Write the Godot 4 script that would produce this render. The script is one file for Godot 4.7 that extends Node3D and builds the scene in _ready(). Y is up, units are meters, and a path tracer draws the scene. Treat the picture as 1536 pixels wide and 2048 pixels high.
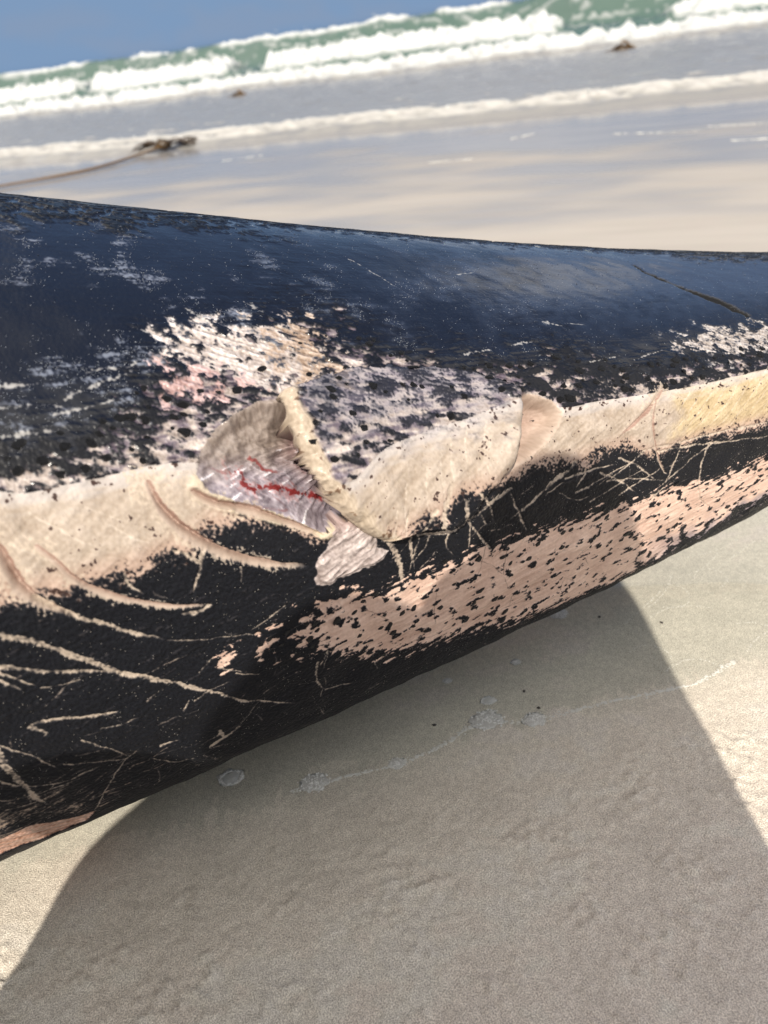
extends Node3D
# A stranded whale's tail stock on a wet beach. The whale's skin is laid out in surface millimetres: s along the body, t round it.

const EYE_HEIGHT := 1.25
const AXIS_ANGLE := 0.411898          # the body and the surf both lie 23.6 degrees off the view
const S_LOW := -0.45
const S_HIGH := 1.85
const T_LOW := 0.15
const T_HIGH := 1.42
const TEX_W := 2048
const TEX_H := 1024
const MM_X := 1.123046                 # millimetres per texel along s
const MM_Y := 1.240234
const CREAM_TOP := [-106,801,-78,797,-50,791,-18,792,28,794,86,797,138,792,184,778,268,769,294,743,330,739,384,764,452,775,530,784,616,800,652,796,708,772,778,771,914,764,1030,763,1164,765,1248,758]
const CREAM_BOT := [-150,696,-120,693,-92,686,-66,682,-16,682,44,685,98,696,134,709,168,714,216,695,266,659,312,660,366,651,414,658,476,677,530,683,574,669,640,682,708,666,812,668,882,636,986,642,1074,638,1160,634,1248,627]
const PINK_TOP := [114,511,182,512,240,540,290,557,346,536,426,544,516,552,614,545,716,549,828,542,944,542,1072,523,1186,518,1280,494]
const PINK_BOT := [112,498,210,478,288,402,344,365,402,348,484,330,550,314,644,278,752,263,840,253,960,263,1088,266,1260,289,1350,278]
const MOTTLE_TOP := [-90,847,-62,838,-10,841,48,846,100,877,144,900,200,895,304,917,382,963,450,943,500,896,548,876,602,878,674,858,766,885,858,827,954,822,1056,816,1194,823,1280,821]
const WHITE_PATCH := [164,983,238,989,288,977,324,991,360,980,366,929,378,874,320,857,266,864,230,888,192,907,166,940]
const PINK_PATCH := [150,914,194,914,236,887,262,868,200,865,138,883]
const TAN_PATCH := [318,982,360,980,382,928,378,874,312,873,308,925]
const RIGHT_PALE := [988,862,1060,883,1138,891,1230,882,1306,866,1272,808,1194,823,1080,815,1008,837]
const STRIP := [-308,286,-272,280,-230,283,-194,262,-146,245,-166,211,-222,214,-288,232,-324,244]
const FLAP_LEFT_EDGE := [286,856,284,826,282,796,286,766,298,732,316,697,338,668,364,648]
const FLAP_RIGHT_EDGE := [624,811,608,777,590,738,570,705,546,689,520,674,496,649,464,636]
const WOUND := [286,856,250,858,206,843,172,823,148,800,134,778,142,755,186,729,232,702,268,671,290,674,314,676,316,697,298,732,286,766,282,796,284,826]
const WOUND_RIM := [286,856,250,858,206,843,172,823,148,800,134,778,142,755,186,729,232,702,268,671]
const RIGHT_POCKET := [624,811,656,807,690,789,702,764,690,744,658,719,622,697,584,684,550,675,518,662,520,674,546,689,570,705,590,738,608,777]
const RIGHT_RIM := [656,807,690,789,702,764,690,744,658,719,622,697,584,684,550,675,518,662]
const FLAP := [286,856,284,826,282,796,286,766,298,732,316,697,338,668,364,648,414,647,464,636,496,649,520,674,546,689,570,705,590,738,608,777,624,811,598,838,544,867,468,881,392,886,342,874]
const TAG := [288,680,324,671,356,645,348,623,364,608,342,588,294,586,268,574,246,585,248,604,256,631,276,646]
const BLOOD := [186,776,194,770,194,757,202,747,222,745,240,738,254,729,278,712,290,704,292,690]
const BLOOD_B := [216,791,228,782,230,769,248,762]
const LIP := [134,763,158,745,198,724,238,700,276,672]
const CRACK := [1088,1196,1090,1155,1102,1113,1122,1069,1146,1028,1170,986,1186,947,1200,922]
const GASHES := [
	{"line": [76,778,78,759,84,740,100,714,126,686,160,660,198,640,242,621], "wide": 15, "deep": 11},
	{"line": [124,759,144,742,184,724,224,699,268,667], "wide": 12, "deep": 8},
	{"line": [-106,764,-102,739,-100,717,-96,696,-82,674,-56,648], "wide": 16, "deep": 10},
	{"line": [-64,736,-52,716,-40,691,-20,670,8,647,58,619,100,606], "wide": 9, "deep": 4},
	{"line": [906,766,876,741,840,719,802,699], "wide": 10, "deep": 6},
	{"line": [890,751,874,704,888,636,912,586], "wide": 5, "deep": 2},
]
const SCARS := [
	{"line": [-86,680,-56,648,-20,614,32,572], "from": 13, "to": 6},
	{"line": [-152,663,-138,650,-100,618,-58,570,-30,538,4,512], "from": 10, "to": 12},
	{"line": [-30,538,14,500,66,448,118,387,194,324], "from": 12, "to": 4},
	{"line": [-170,617,-154,607,-108,578,-56,554,-24,536], "from": 9, "to": 7},
	{"line": [-164,606,-156,598,-128,563], "from": 7, "to": 3},
	{"line": [-158,502,-134,501,-100,490,-70,477,-54,475], "from": 9, "to": 4},
	{"line": [-158,499,-146,484,-150,479], "from": 8, "to": 3},
	{"line": [-204,500,-198,487,-176,450,-156,401], "from": 5, "to": 3},
	{"line": [-206,494,-206,466,-206,430,-202,368,-194,315], "from": 17, "to": 8},
	{"line": [-112,443,-86,403,-68,365], "from": 4, "to": 2},
	{"line": [-146,404,-106,380,-68,355], "from": 3, "to": 2},
	{"line": [-44,341,-14,298,16,282], "from": 3, "to": 2},
	{"line": [-242,383,-216,363,-172,358,-132,359], "from": 4, "to": 3},
	{"line": [-226,426,-198,381,-156,366,-108,369], "from": 4, "to": 3},
	{"line": [-240,350,-198,341,-156,348], "from": 3, "to": 2},
	{"line": [-160,588,-146,566], "from": 6, "to": 3},
	{"line": [-124,557,-100,551,-78,550], "from": 3, "to": 2},
	{"line": [234,422,228,389,234,350,244,327], "from": 6, "to": 3},
	{"line": [244,327,270,321,300,318], "from": 4, "to": 2},
	{"line": [238,339,234,310], "from": 3, "to": 2},
	{"line": [46,300,72,312,98,322], "from": 13, "to": 5},
	{"line": [64,336,68,303], "from": 8, "to": 3},
	{"line": [86,318,114,351,138,381], "from": 3, "to": 1},
	{"line": [-140,260,-116,302,-86,343,-50,381], "from": 3, "to": 2},
	{"line": [-86,455,-62,445,-34,449], "from": 5, "to": 2},
	{"line": [-24,360,4,355], "from": 6, "to": 2},
	{"line": [76,698,92,686,104,667], "from": 9, "to": 6},
	{"line": [110,683,100,662,84,632], "from": 9, "to": 3},
	{"line": [12,683,16,668,26,650], "from": 6, "to": 3},
	{"line": [150,652,146,627], "from": 5, "to": 3},
	{"line": [100,604,82,601,60,607], "from": 9, "to": 8},
	{"line": [32,571,74,554,154,528], "from": 3, "to": 2},
	{"line": [198,565,174,552,142,539], "from": 4, "to": 2},
	{"line": [60,493,78,510,84,516], "from": 4, "to": 2},
	{"line": [108,467,142,444], "from": 4, "to": 2},
	{"line": [22,427,36,446], "from": 5, "to": 2},
	{"line": [42,440,66,452,98,455], "from": 4, "to": 1},
	{"line": [88,489,118,465], "from": 4, "to": 2},
	{"line": [236,410,252,442,236,388], "from": 4, "to": 2},
	{"line": [466,701,448,672,438,644,428,622], "from": 11, "to": 6},
	{"line": [480,676,482,644,488,606], "from": 10, "to": 5},
	{"line": [506,683,514,649,526,621,540,596], "from": 8, "to": 4},
	{"line": [434,676,410,652,392,636], "from": 9, "to": 5},
	{"line": [528,672,540,641,550,603], "from": 9, "to": 4},
	{"line": [584,654,550,643,512,621,476,608,432,615,380,637], "from": 8, "to": 8},
	{"line": [356,645,374,609,382,577,386,537], "from": 15, "to": 10},
	{"line": [400,637,404,604,406,552], "from": 8, "to": 4},
	{"line": [436,614,422,587,404,565], "from": 6, "to": 3},
	{"line": [388,632,416,614,394,546], "from": 5, "to": 3},
	{"line": [472,607,462,583,476,556], "from": 5, "to": 2},
	{"line": [708,671,668,645,620,616,580,595], "from": 10, "to": 6},
	{"line": [580,648,596,606,616,555], "from": 5, "to": 5},
	{"line": [498,620,524,581,550,536], "from": 7, "to": 3},
	{"line": [506,613,506,561], "from": 5, "to": 3},
	{"line": [678,619,712,591,744,592], "from": 3, "to": 2},
	{"line": [650,622,688,641], "from": 4, "to": 2},
	{"line": [394,686,382,661], "from": 5, "to": 2},
	{"line": [868,655,938,650,1048,646,1192,633], "from": 5, "to": 7},
	{"line": [882,644,964,636,1064,616,1202,587], "from": 7, "to": 6},
	{"line": [912,560,958,590,992,610,1036,633], "from": 8, "to": 5},
	{"line": [1012,628,1002,587,1002,546,998,518], "from": 6, "to": 4},
	{"line": [940,646,930,605,916,555], "from": 6, "to": 4},
	{"line": [882,644,896,610,918,581], "from": 6, "to": 4},
	{"line": [1000,533,1030,455,1078,397], "from": 4, "to": 2},
	{"line": [688,647,746,646,792,643], "from": 6, "to": 3},
	{"line": [712,608,774,624,826,638], "from": 6, "to": 3},
	{"line": [746,579,810,598,862,615], "from": 6, "to": 3},
	{"line": [762,635,810,601,848,560], "from": 6, "to": 3},
	{"line": [780,613,852,592,916,566], "from": 6, "to": 3},
	{"line": [802,655,852,619,890,576], "from": 6, "to": 3},
	{"line": [730,650,726,636,710,619], "from": 6, "to": 3},
	{"line": [812,567,866,588,908,607], "from": 6, "to": 3},
	{"line": [858,656,822,634,774,609], "from": 6, "to": 3},
	{"line": [888,524,914,545,928,562], "from": 6, "to": 3},
	{"line": [872,544,910,536,942,556], "from": 3, "to": 1},
	{"line": [930,758,964,735], "from": 3, "to": 2},
]
const CREAM_SCARS := [
	{"line": [984,766,930,712,878,672], "from": 4, "to": 2},
	{"line": [1014,767,958,710,906,669], "from": 4, "to": 2},
	{"line": [1042,768,986,709,934,666], "from": 4, "to": 2},
	{"line": [1072,769,1016,708,962,663], "from": 4, "to": 2},
	{"line": [1102,770,1044,707,992,659], "from": 4, "to": 2},
	{"line": [1134,771,1074,705,1022,655], "from": 4, "to": 2},
	{"line": [1166,772,1104,704,1052,652], "from": 4, "to": 2},
	{"line": [1198,774,1136,702,1082,648], "from": 4, "to": 2},
	{"line": [1230,774,1168,701,1114,644], "from": 4, "to": 2},
	{"line": [466,748,452,716,450,680], "from": 4, "to": 2},
	{"line": [486,759,472,727,468,692], "from": 4, "to": 2},
	{"line": [516,770,500,737,494,702], "from": 4, "to": 2},
	{"line": [400,716,388,684,388,646], "from": 4, "to": 2},
	{"line": [436,731,424,699,422,662], "from": 4, "to": 2},
	{"line": [546,772,530,739,526,703], "from": 4, "to": 2},
	{"line": [378,691,368,656,368,615], "from": 4, "to": 2},
	{"line": [-58,770,-42,755,-24,743], "from": 4, "to": 2},
	{"line": [-34,749,-20,733,2,720], "from": 4, "to": 2},
	{"line": [0,768,16,753,38,741], "from": 4, "to": 2},
	{"line": [18,742,36,726,56,712], "from": 4, "to": 2},
	{"line": [-84,743,-70,728,-50,715], "from": 4, "to": 2},
]
const SCUFFS := [
	{"line": [-68,850,-26,851,0,851], "from": 5, "to": 3},
	{"line": [-40,907,-12,908,8,906], "from": 4, "to": 2},
	{"line": [22,885,68,901,114,916], "from": 4, "to": 3},
	{"line": [56,916,84,920,122,918], "from": 4, "to": 2},
	{"line": [-48,882,-10,882,20,876], "from": 4, "to": 2},
	{"line": [6,869,42,874,82,879], "from": 3, "to": 2},
	{"line": [306,1023,318,1002,330,976], "from": 8, "to": 3},
	{"line": [122,988,140,978,158,968], "from": 6, "to": 3},
	{"line": [214,1014,238,989], "from": 4, "to": 2},
	{"line": [114,921,122,928], "from": 6, "to": 2},
	{"line": [586,897,636,901], "from": 5, "to": 2},
	{"line": [672,908,732,912], "from": 5, "to": 2},
	{"line": [886,840,960,853], "from": 4, "to": 2},
	{"line": [796,849,862,854], "from": 4, "to": 2},
	{"line": [692,1125,728,1132], "from": 3, "to": 1},
	{"line": [522,1166,570,1036], "from": 3, "to": 1},
	{"line": [804,952,840,944], "from": 3, "to": 1},
	{"line": [768,959,798,942], "from": 5, "to": 2},
]

var numbers := {}

# ---------------------------------------------------------------- helpers
func tag(o: Node, label: String, category: String, group := "", kind := "") -> void:
	if label: o.set_meta("label", label)
	if category: o.set_meta("category", category)
	if group: o.set_meta("group", group)
	if kind: o.set_meta("kind", kind)

func numbered(called: String) -> String:
	if not numbers.has(called):
		numbers[called] = 0
		return called
	numbers[called] += 1
	return "%s_%03d" % [called, numbers[called]]

func part(called: String, mesh: Mesh, material: Material, parent: Node, number := 0) -> MeshInstance3D:
	var o := MeshInstance3D.new()
	o.name = called if number == 0 else "%s_%03d" % [called, number]
	o.mesh = mesh
	o.material_override = material
	parent.add_child(o, true)
	return o

func base(called: String, at: Vector3, turn := 0.0) -> Node3D:
	var o := Node3D.new()
	o.name = numbered(called)
	o.position = at
	o.rotation.y = turn
	add_child(o)
	return o

func top(called: String, mesh: Mesh, material: Material) -> MeshInstance3D:
	var o := MeshInstance3D.new()
	o.name = numbered(called)
	o.mesh = mesh
	o.material_override = material
	add_child(o)
	return o

func paint(c: Color, rough: float, spec := 0.5) -> StandardMaterial3D:
	var m := StandardMaterial3D.new()
	m.albedo_color = c
	m.roughness = rough
	m.metallic_specular = spec
	return m

func array_mesh(v: PackedVector3Array, n: PackedVector3Array, idx: PackedInt32Array, uv := PackedVector2Array(), col := PackedColorArray()) -> ArrayMesh:
	var a := []
	a.resize(Mesh.ARRAY_MAX)
	a[Mesh.ARRAY_VERTEX] = v
	if n.size(): a[Mesh.ARRAY_NORMAL] = n
	a[Mesh.ARRAY_INDEX] = idx
	if uv.size(): a[Mesh.ARRAY_TEX_UV] = uv
	if col.size(): a[Mesh.ARRAY_COLOR] = col
	var m := ArrayMesh.new()
	m.add_surface_from_arrays(Mesh.PRIMITIVE_TRIANGLES, a)
	return m

func noise(seed_: int, freq: float, oct := 3, type := FastNoiseLite.TYPE_SIMPLEX_SMOOTH) -> FastNoiseLite:
	var n := FastNoiseLite.new()
	n.seed = seed_
	n.noise_type = type
	n.frequency = freq
	n.fractal_octaves = oct
	if oct <= 1: n.fractal_type = FastNoiseLite.FRACTAL_NONE
	return n

func noise_bytes(n: FastNoiseLite, w: int, h: int, full_w: int, full_h: int, loop := false) -> PackedByteArray:
	var im := n.get_seamless_image(w, h) if loop else n.get_image(w, h)
	if im.get_format() != Image.FORMAT_L8: im.convert(Image.FORMAT_L8)
	if w != full_w or h != full_h: im.resize(full_w, full_h, Image.INTERPOLATE_CUBIC)
	return im.get_data()

func smooth_line(flat: Array, steps := 6) -> PackedVector2Array:
	var p := PackedVector2Array()
	for i in range(0, flat.size(), 2): p.append(Vector2(flat[i], flat[i + 1]))
	if p.size() < 3: return p
	var out := PackedVector2Array()
	for i in p.size() - 1:
		var a := p[maxi(i - 1, 0)]
		var d := p[mini(i + 2, p.size() - 1)]
		for k in steps: out.append(p[i].cubic_interpolate(p[i + 1], a, d, float(k) / steps))
	out.append(p[p.size() - 1])
	return out

func points(flat: Array) -> PackedVector2Array:
	var p := PackedVector2Array()
	for i in range(0, flat.size(), 2): p.append(Vector2(flat[i], flat[i + 1]))
	return p

func line_distance(q: Vector2, p: PackedVector2Array) -> float:
	var best := 1e12
	for i in p.size() - 1:
		var a := p[i]
		var ab := p[i + 1] - a
		var t := clampf((q - a).dot(ab) / maxf(ab.length_squared(), 1e-6), 0.0, 1.0)
		best = minf(best, q.distance_squared_to(a + ab * t))
	return sqrt(best)

func bounds(p: PackedVector2Array, margin: float) -> Rect2:
	var r := Rect2(p[0], Vector2.ZERO)
	for q in p: r = r.expand(q)
	return r.grow(margin)

func grid_mesh(nu: int, nv: int, v: PackedVector3Array, up_hint: Vector3, uv := PackedVector2Array(), col := PackedColorArray()) -> ArrayMesh:
	# an open grid with smooth normals on the side of up_hint
	var n := PackedVector3Array()
	n.resize(v.size())
	var flip := 1.0
	var mid := (nu / 2) * nv + nv / 2
	if (v[mid + nv] - v[mid - nv]).cross(v[mid + 1] - v[mid - 1]).dot(up_hint) < 0.0: flip = -1.0
	for i in nu:
		var i0 := maxi(i - 1, 0) * nv
		var i1 := mini(i + 1, nu - 1) * nv
		for j in nv:
			n[i * nv + j] = ((v[i1 + j] - v[i0 + j]).cross(v[i * nv + mini(j + 1, nv - 1)] - v[i * nv + maxi(j - 1, 0)]) * flip).normalized()
	var idx := PackedInt32Array()
	idx.resize((nu - 1) * (nv - 1) * 6)
	var k := 0
	for i in nu - 1:
		for j in nv - 1:
			var a := i * nv + j
			var b := a + nv
			if flip > 0.0:
				idx[k] = a; idx[k + 1] = a + 1; idx[k + 2] = b
				idx[k + 3] = b; idx[k + 4] = a + 1; idx[k + 5] = b + 1
			else:
				idx[k] = a; idx[k + 1] = b; idx[k + 2] = a + 1
				idx[k + 3] = b; idx[k + 4] = b + 1; idx[k + 5] = a + 1
			k += 6
	return array_mesh(v, n, idx, uv, col)

func ss(a: float, b: float, x: float) -> float:
	return smoothstep(a, b, x)

# ---------------------------------------------------------------- set-up
func _ready() -> void:
	setup_view()
	build_beach()
	build_sea()
	build_whale()
	build_kelp()
	build_beach_foam()
	build_people()

func setup_view() -> void:
	var pitch := deg_to_rad(32.4)
	var roll := deg_to_rad(8.3)
	var side := Vector3(1, 0, 0)
	var lift := Vector3(0, cos(pitch), -sin(pitch))
	var ahead := Vector3(0, -sin(pitch), -cos(pitch))
	var cam := Camera3D.new()
	cam.name = "camera"
	cam.near = 0.05
	cam.far = 6000.0
	var lens := CameraAttributesPhysical.new()
	lens.frustum_focal_length = 18.03
	lens.frustum_focus_distance = 1.28
	lens.frustum_near = 0.05
	lens.frustum_far = 6000.0
	lens.exposure_aperture = 2.0
	cam.attributes = lens
	add_child(cam)
	cam.fov = 67.32
	cam.transform = Transform3D(Basis(side * cos(roll) - lift * sin(roll), side * sin(roll) + lift * cos(roll), -ahead), Vector3(0, EYE_HEIGHT, 0))
	cam.current = true

	var env := Environment.new()
	env.background_mode = Environment.BG_SKY
	env.tonemap_mode = Environment.TONE_MAPPER_LINEAR
	env.tonemap_exposure = 1.22
	env.sdfgi_enabled = true
	env.ssao_enabled = true
	env.ssil_enabled = true
	var sky := Sky.new()
	var sm := PanoramaSkyMaterial.new()
	sm.panorama = sky_picture()
	sky.sky_material = sm
	env.sky = sky
	var we := WorldEnvironment.new()
	we.name = "environment"
	we.environment = env
	add_child(we)

	var sun := DirectionalLight3D.new()
	sun.name = "sun"
	sun.light_energy = 1.35
	sun.light_color = Color(1.0, 0.962, 0.905)
	sun.light_angular_distance = 0.5
	sun.shadow_enabled = true
	var e := deg_to_rad(40.0)
	var side_on := deg_to_rad(9.0)
	var towards := Vector3(cos(e) * sin(side_on), -sin(e), -cos(e) * cos(side_on))
	add_child(sun)
	sun.look_at_from_position(Vector3(0, 30, 0), Vector3(0, 30, 0) + towards, Vector3(0, 1, 0.01))

func sky_picture() -> ImageTexture:
	var w := 1024
	var h := 512
	var big := noise(105, 0.42, 5)
	var thin := noise(9, 2.2, 4)
	var data := PackedFloat32Array()
	data.resize(w * h * 3)
	var k := 0
	for y in h:
		var el := (0.5 - (y + 0.5) / h) * PI
		var up := maxf(sin(el), 0.0)
		var flat := cos(el)
		var blue := Vector3(0.138, 0.230, 0.375).lerp(Vector3(0.10, 0.17, 0.335), ss(0.0, 0.75, up))
		for x in w:
			var az := ((x + 0.5) / w + 33.0 / 48.0) * TAU
			var p := Vector3(cos(az) * flat, 0.0, sin(az) * flat) / (up + 0.16) * 1.1
			var c := big.get_noise_3d(p.x, p.z, 3.0) + 0.12 * thin.get_noise_3d(p.x, p.z, 8.0)
			var cover := ss(-0.16, 0.14, c) * ss(0.05, 0.3, up)
			var wisp := ss(-0.1, 0.35, thin.get_noise_3d(p.x * 0.8, p.z * 0.35, 40.0) + 0.25 * big.get_noise_3d(p.x, p.z, 77.0)) * (1.0 - ss(0.05, 0.25, up)) * 0.7
			var col := blue.lerp(Vector3(1.0, 0.965, 0.925) * (0.90 + 0.4 * c), cover)
			col = col.lerp(Vector3(0.125, 0.185, 0.29), wisp)
			data[k] = col.x
			data[k + 1] = col.y
			data[k + 2] = col.z
			k += 3
	return ImageTexture.create_from_image(Image.create_from_data(w, h, false, Image.FORMAT_RGBF, data.to_byte_array()))

# ---------------------------------------------------------------- beach
func spread(dense_from: float, dense_to: float, step: float, low: float, high: float, grow: float) -> PackedFloat32Array:
	var a := PackedFloat32Array()
	var x := dense_from
	var st := step
	var before := []
	while x > low:
		st *= grow
		x -= st
		before.append(maxf(x, low))
	before.reverse()
	for b in before: a.append(b)
	x = dense_from
	while x <= dense_to:
		a.append(x)
		x += step
	st = step
	while x < high:
		a.append(x)
		st *= grow
		x += st
	a.append(high)
	return a

var shape_a: FastNoiseLite
var shape_b: FastNoiseLite
var shape_c: FastNoiseLite
var shape_d: FastNoiseLite

func film_edge(x: float) -> float:
	return 1.045 + 0.16 * x + 0.035 * shape_b.get_noise_2d(x * 40.0, 3.0)

func sand_height(x: float, d: float) -> float:
	# metres; the still water stands at 2 mm
	var q := d * cos(AXIS_ANGLE) + x * sin(AXIS_ANGLE)
	var y := 0.0
	var e := film_edge(x) - d
	y += 0.002 + clampf(e, -0.12, 1.2) * 0.022 * (1.0 if e > 0.0 else 0.5)
	y += 0.0014 * shape_a.get_noise_2d(x * 16.0, d * 30.0) * ss(-0.1, 0.2, e)
	var rip := 1.0 - absf(shape_c.get_noise_2d(x * 11.0 + d * 6.0, d * 22.0 - x * 4.0))
	y += 0.0085 * pow(maxf(rip, 0.0), 14.0) * ss(0.05, 0.25, e) * (0.35 + 0.65 * ss(-0.1, 0.3, shape_a.get_noise_2d(x * 5.0, d * 7.0)))
	y += 0.0012 * shape_d.get_noise_2d(x * 100.0, d * 100.0) * ss(-0.02, 0.15, e)
	# behind the whale a low rise, then wet flats with shallow runnels
	y += 0.012 * ss(1.8, 3.0, q) * (1.0 - ss(5.2, 7.0, q))
	y += 0.003 * shape_b.get_noise_2d((x * cos(AXIS_ANGLE) - d * sin(AXIS_ANGLE)) * 0.55, q * 2.6) * ss(1.8, 3.0, q)
	y -= 0.035 * maxf(q - 10.3, 0.0)
	return maxf(y, -2.0)

func build_beach() -> void:
	shape_a = noise(21, 1.0, 3)
	shape_b = noise(22, 1.0, 3)
	shape_c = noise(23, 1.0, 4)
	shape_d = noise(24, 1.0, 2)
	var xs := spread(-1.15, 1.35, 0.007, -60.0, 60.0, 1.09)
	var ds := spread(0.25, 2.0, 0.0065, -6.0, 70.0, 1.06)
	var v := PackedVector3Array()
	var uv := PackedVector2Array()
	var col := PackedColorArray()
	var tone := noise(31, 1.0, 4)
	for x in xs:
		for d in ds:
			var y := sand_height(x, d)
			v.append(Vector3(x, y, -d))
			uv.append(Vector2(x, d) / 0.9)
			var q: float = d * cos(AXIS_ANGLE) + x * sin(AXIS_ANGLE)
			var k := 1.0 + 0.16 * tone.get_noise_2d(x * 1.6, d * 2.2) + 0.10 * tone.get_noise_2d(x * 9.0, d * 14.0)
			var c := Color(k, k * 0.985, k * 0.96)
			if d < 3.0:
				var e := film_edge(x) - d
				c = c.lerp(Color(0.92 * k, 0.94 * k, 0.90 * k), 1.0 - ss(-0.06, 0.1, e))
				c = c.lerp(Color(0.98 * k, 0.93 * k, 0.92 * k), ss(0.1, 0.6, e) * 0.8)
			else:
				c = c.lerp(Color(1.28, 1.2, 1.14) * k, ss(2.0, 3.5, q) * (1.0 - 0.5 * ss(6.0, 10.0, q)))
			col.append(c)
	var m := StandardMaterial3D.new()
	m.vertex_color_use_as_albedo = true
	m.roughness = 0.72
	m.metallic_specular = 0.4
	var grain := noise(41, 0.27, 2)
	var lump := noise(42, 0.05, 3)
	var fine := noise_bytes(grain, 1024, 1024, 1024, 1024)
	var mid := noise_bytes(lump, 1024, 1024, 1024, 1024)
	var pixels := PackedByteArray()
	pixels.resize(1024 * 1024 * 3)
	var bump := PackedByteArray()
	bump.resize(1024 * 1024)
	for i in 1024 * 1024:
		var g := (fine[i] - 128) * 0.46 + (mid[i] - 128) * 0.10
		var wrap := 1.0
		pixels[i * 3] = clampi(int(208 + g * wrap), 0, 255)
		pixels[i * 3 + 1] = clampi(int(200 + g * wrap), 0, 255)
		pixels[i * 3 + 2] = clampi(int(188 + g * wrap * 0.95), 0, 255)
		bump[i] = clampi(int(128 + (fine[i] - 128) * 0.8 + (mid[i] - 128) * 0.25), 0, 255)
	m.albedo_texture = ImageTexture.create_from_image(Image.create_from_data(1024, 1024, false, Image.FORMAT_RGB8, pixels))
	m.heightmap_enabled = true
	m.heightmap_scale = 0.17
	m.heightmap_texture = ImageTexture.create_from_image(Image.create_from_data(1024, 1024, false, Image.FORMAT_L8, bump))
	var whole := grid_mesh(xs.size(), ds.size(), v, Vector3.UP, uv, col)
	var arrays := whole.surface_get_arrays(0)
	var idx: PackedInt32Array = arrays[Mesh.ARRAY_INDEX]
	var near := PackedInt32Array()
	var far := PackedInt32Array()
	for i in range(0, idx.size(), 3):
		var p := v[idx[i]]
		if -p.z * cos(AXIS_ANGLE) + p.x * sin(AXIS_ANGLE) < 3.0 or p.z > -0.9: near.append_array(idx.slice(i, i + 3))
		else: far.append_array(idx.slice(i, i + 3))
	tag(top("beach_sand", array_mesh(v, arrays[Mesh.ARRAY_NORMAL], near, uv, col), m), "pale wet sand of the beach under and in front of the whale", "", "", "structure")
	# the flats beyond: the same sand, glossy where the last wave left it wet
	var wide := PackedVector2Array()
	for p in v: wide.append(Vector2((p.x + 14.0) / 28.0, (-p.z - 1.0) / 15.0))
	var streak := noise(71, 1.0, 4)
	var patch := noise(72, 1.0, 4)
	var hue := PackedByteArray()
	var shine := PackedByteArray()
	hue.resize(512 * 512 * 3)
	shine.resize(512 * 512)
	for j in 512:
		for i in 512:
			var x := (i + 0.5) / 512.0 * 28.0 - 14.0
			var d := (j + 0.5) / 512.0 * 15.0 + 1.0
			var q := d * cos(AXIS_ANGLE) + x * sin(AXIS_ANGLE)
			var r := x * cos(AXIS_ANGLE) - d * sin(AXIS_ANGLE)
			var n := patch.get_noise_2d(r * 0.35, q * 0.9)
			var st := streak.get_noise_2d(r * 0.45, q * 4.5)
			var damp_here := ss(-0.75, 0.75, (q - 6.6) * 0.26 + n * 0.9 + st * 0.22)
			shine[j * 512 + i] = int(lerpf(185.0, 38.0 + 16.0 * st, damp_here))
			var k := 0.97 + 0.05 * st + 0.04 * n - 0.09 * damp_here
			hue[(j * 512 + i) * 3] = clampi(int((184.0 - 14.0 * damp_here) * k), 0, 255)
			hue[(j * 512 + i) * 3 + 1] = clampi(int((176.0 - 10.0 * damp_here) * k), 0, 255)
			hue[(j * 512 + i) * 3 + 2] = clampi(int((166.0 - 4.0 * damp_here) * k), 0, 255)
	var fm := StandardMaterial3D.new()
	fm.albedo_texture = ImageTexture.create_from_image(Image.create_from_data(512, 512, false, Image.FORMAT_RGB8, hue))
	fm.roughness = 1.0
	fm.roughness_texture = ImageTexture.create_from_image(Image.create_from_data(512, 512, false, Image.FORMAT_L8, shine))
	fm.roughness_texture_channel = BaseMaterial3D.TEXTURE_CHANNEL_RED
	fm.texture_repeat = false
	tag(top("wet_flats", array_mesh(v, arrays[Mesh.ARRAY_NORMAL], far, wide), fm), "flat wet sand between the whale and the swash", "", "", "structure")

	# the thin sheet of water left on the sand: it stands level and shows where the sand lies lower
	var film := StandardMaterial3D.new()
	film.transparency = BaseMaterial3D.TRANSPARENCY_ALPHA
	film.albedo_color = Color(0.9, 0.95, 0.93, 0.06)
	film.roughness = 0.03
	film.metallic_specular = 0.5
	var fv := PackedVector3Array()
	var fx := spread(-1.5, 2.0, 0.05, -4.0, 4.0, 1.12)
	var fd := spread(0.9, 3.1, 0.05, 0.7, 3.1, 1.06)
	var wob := noise(51, 1.0, 3)
	for x in fx:
		for d in fd:
			var q: float = d * cos(AXIS_ANGLE) + x * sin(AXIS_ANGLE)
			fv.append(Vector3(x, 0.002 + 0.0008 * wob.get_noise_2d(x * 3.0, d * 9.0) - 0.03 * maxf(q - 11.8, 0.0), -d))
	tag(top("water_film", grid_mesh(fx.size(), fd.size(), fv, Vector3.UP), film), "thin sheet of seawater lying on the flat sand", "", "", "structure")

# ---------------------------------------------------------------- sea
var surf_a: FastNoiseLite
var surf_b: FastNoiseLite

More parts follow.
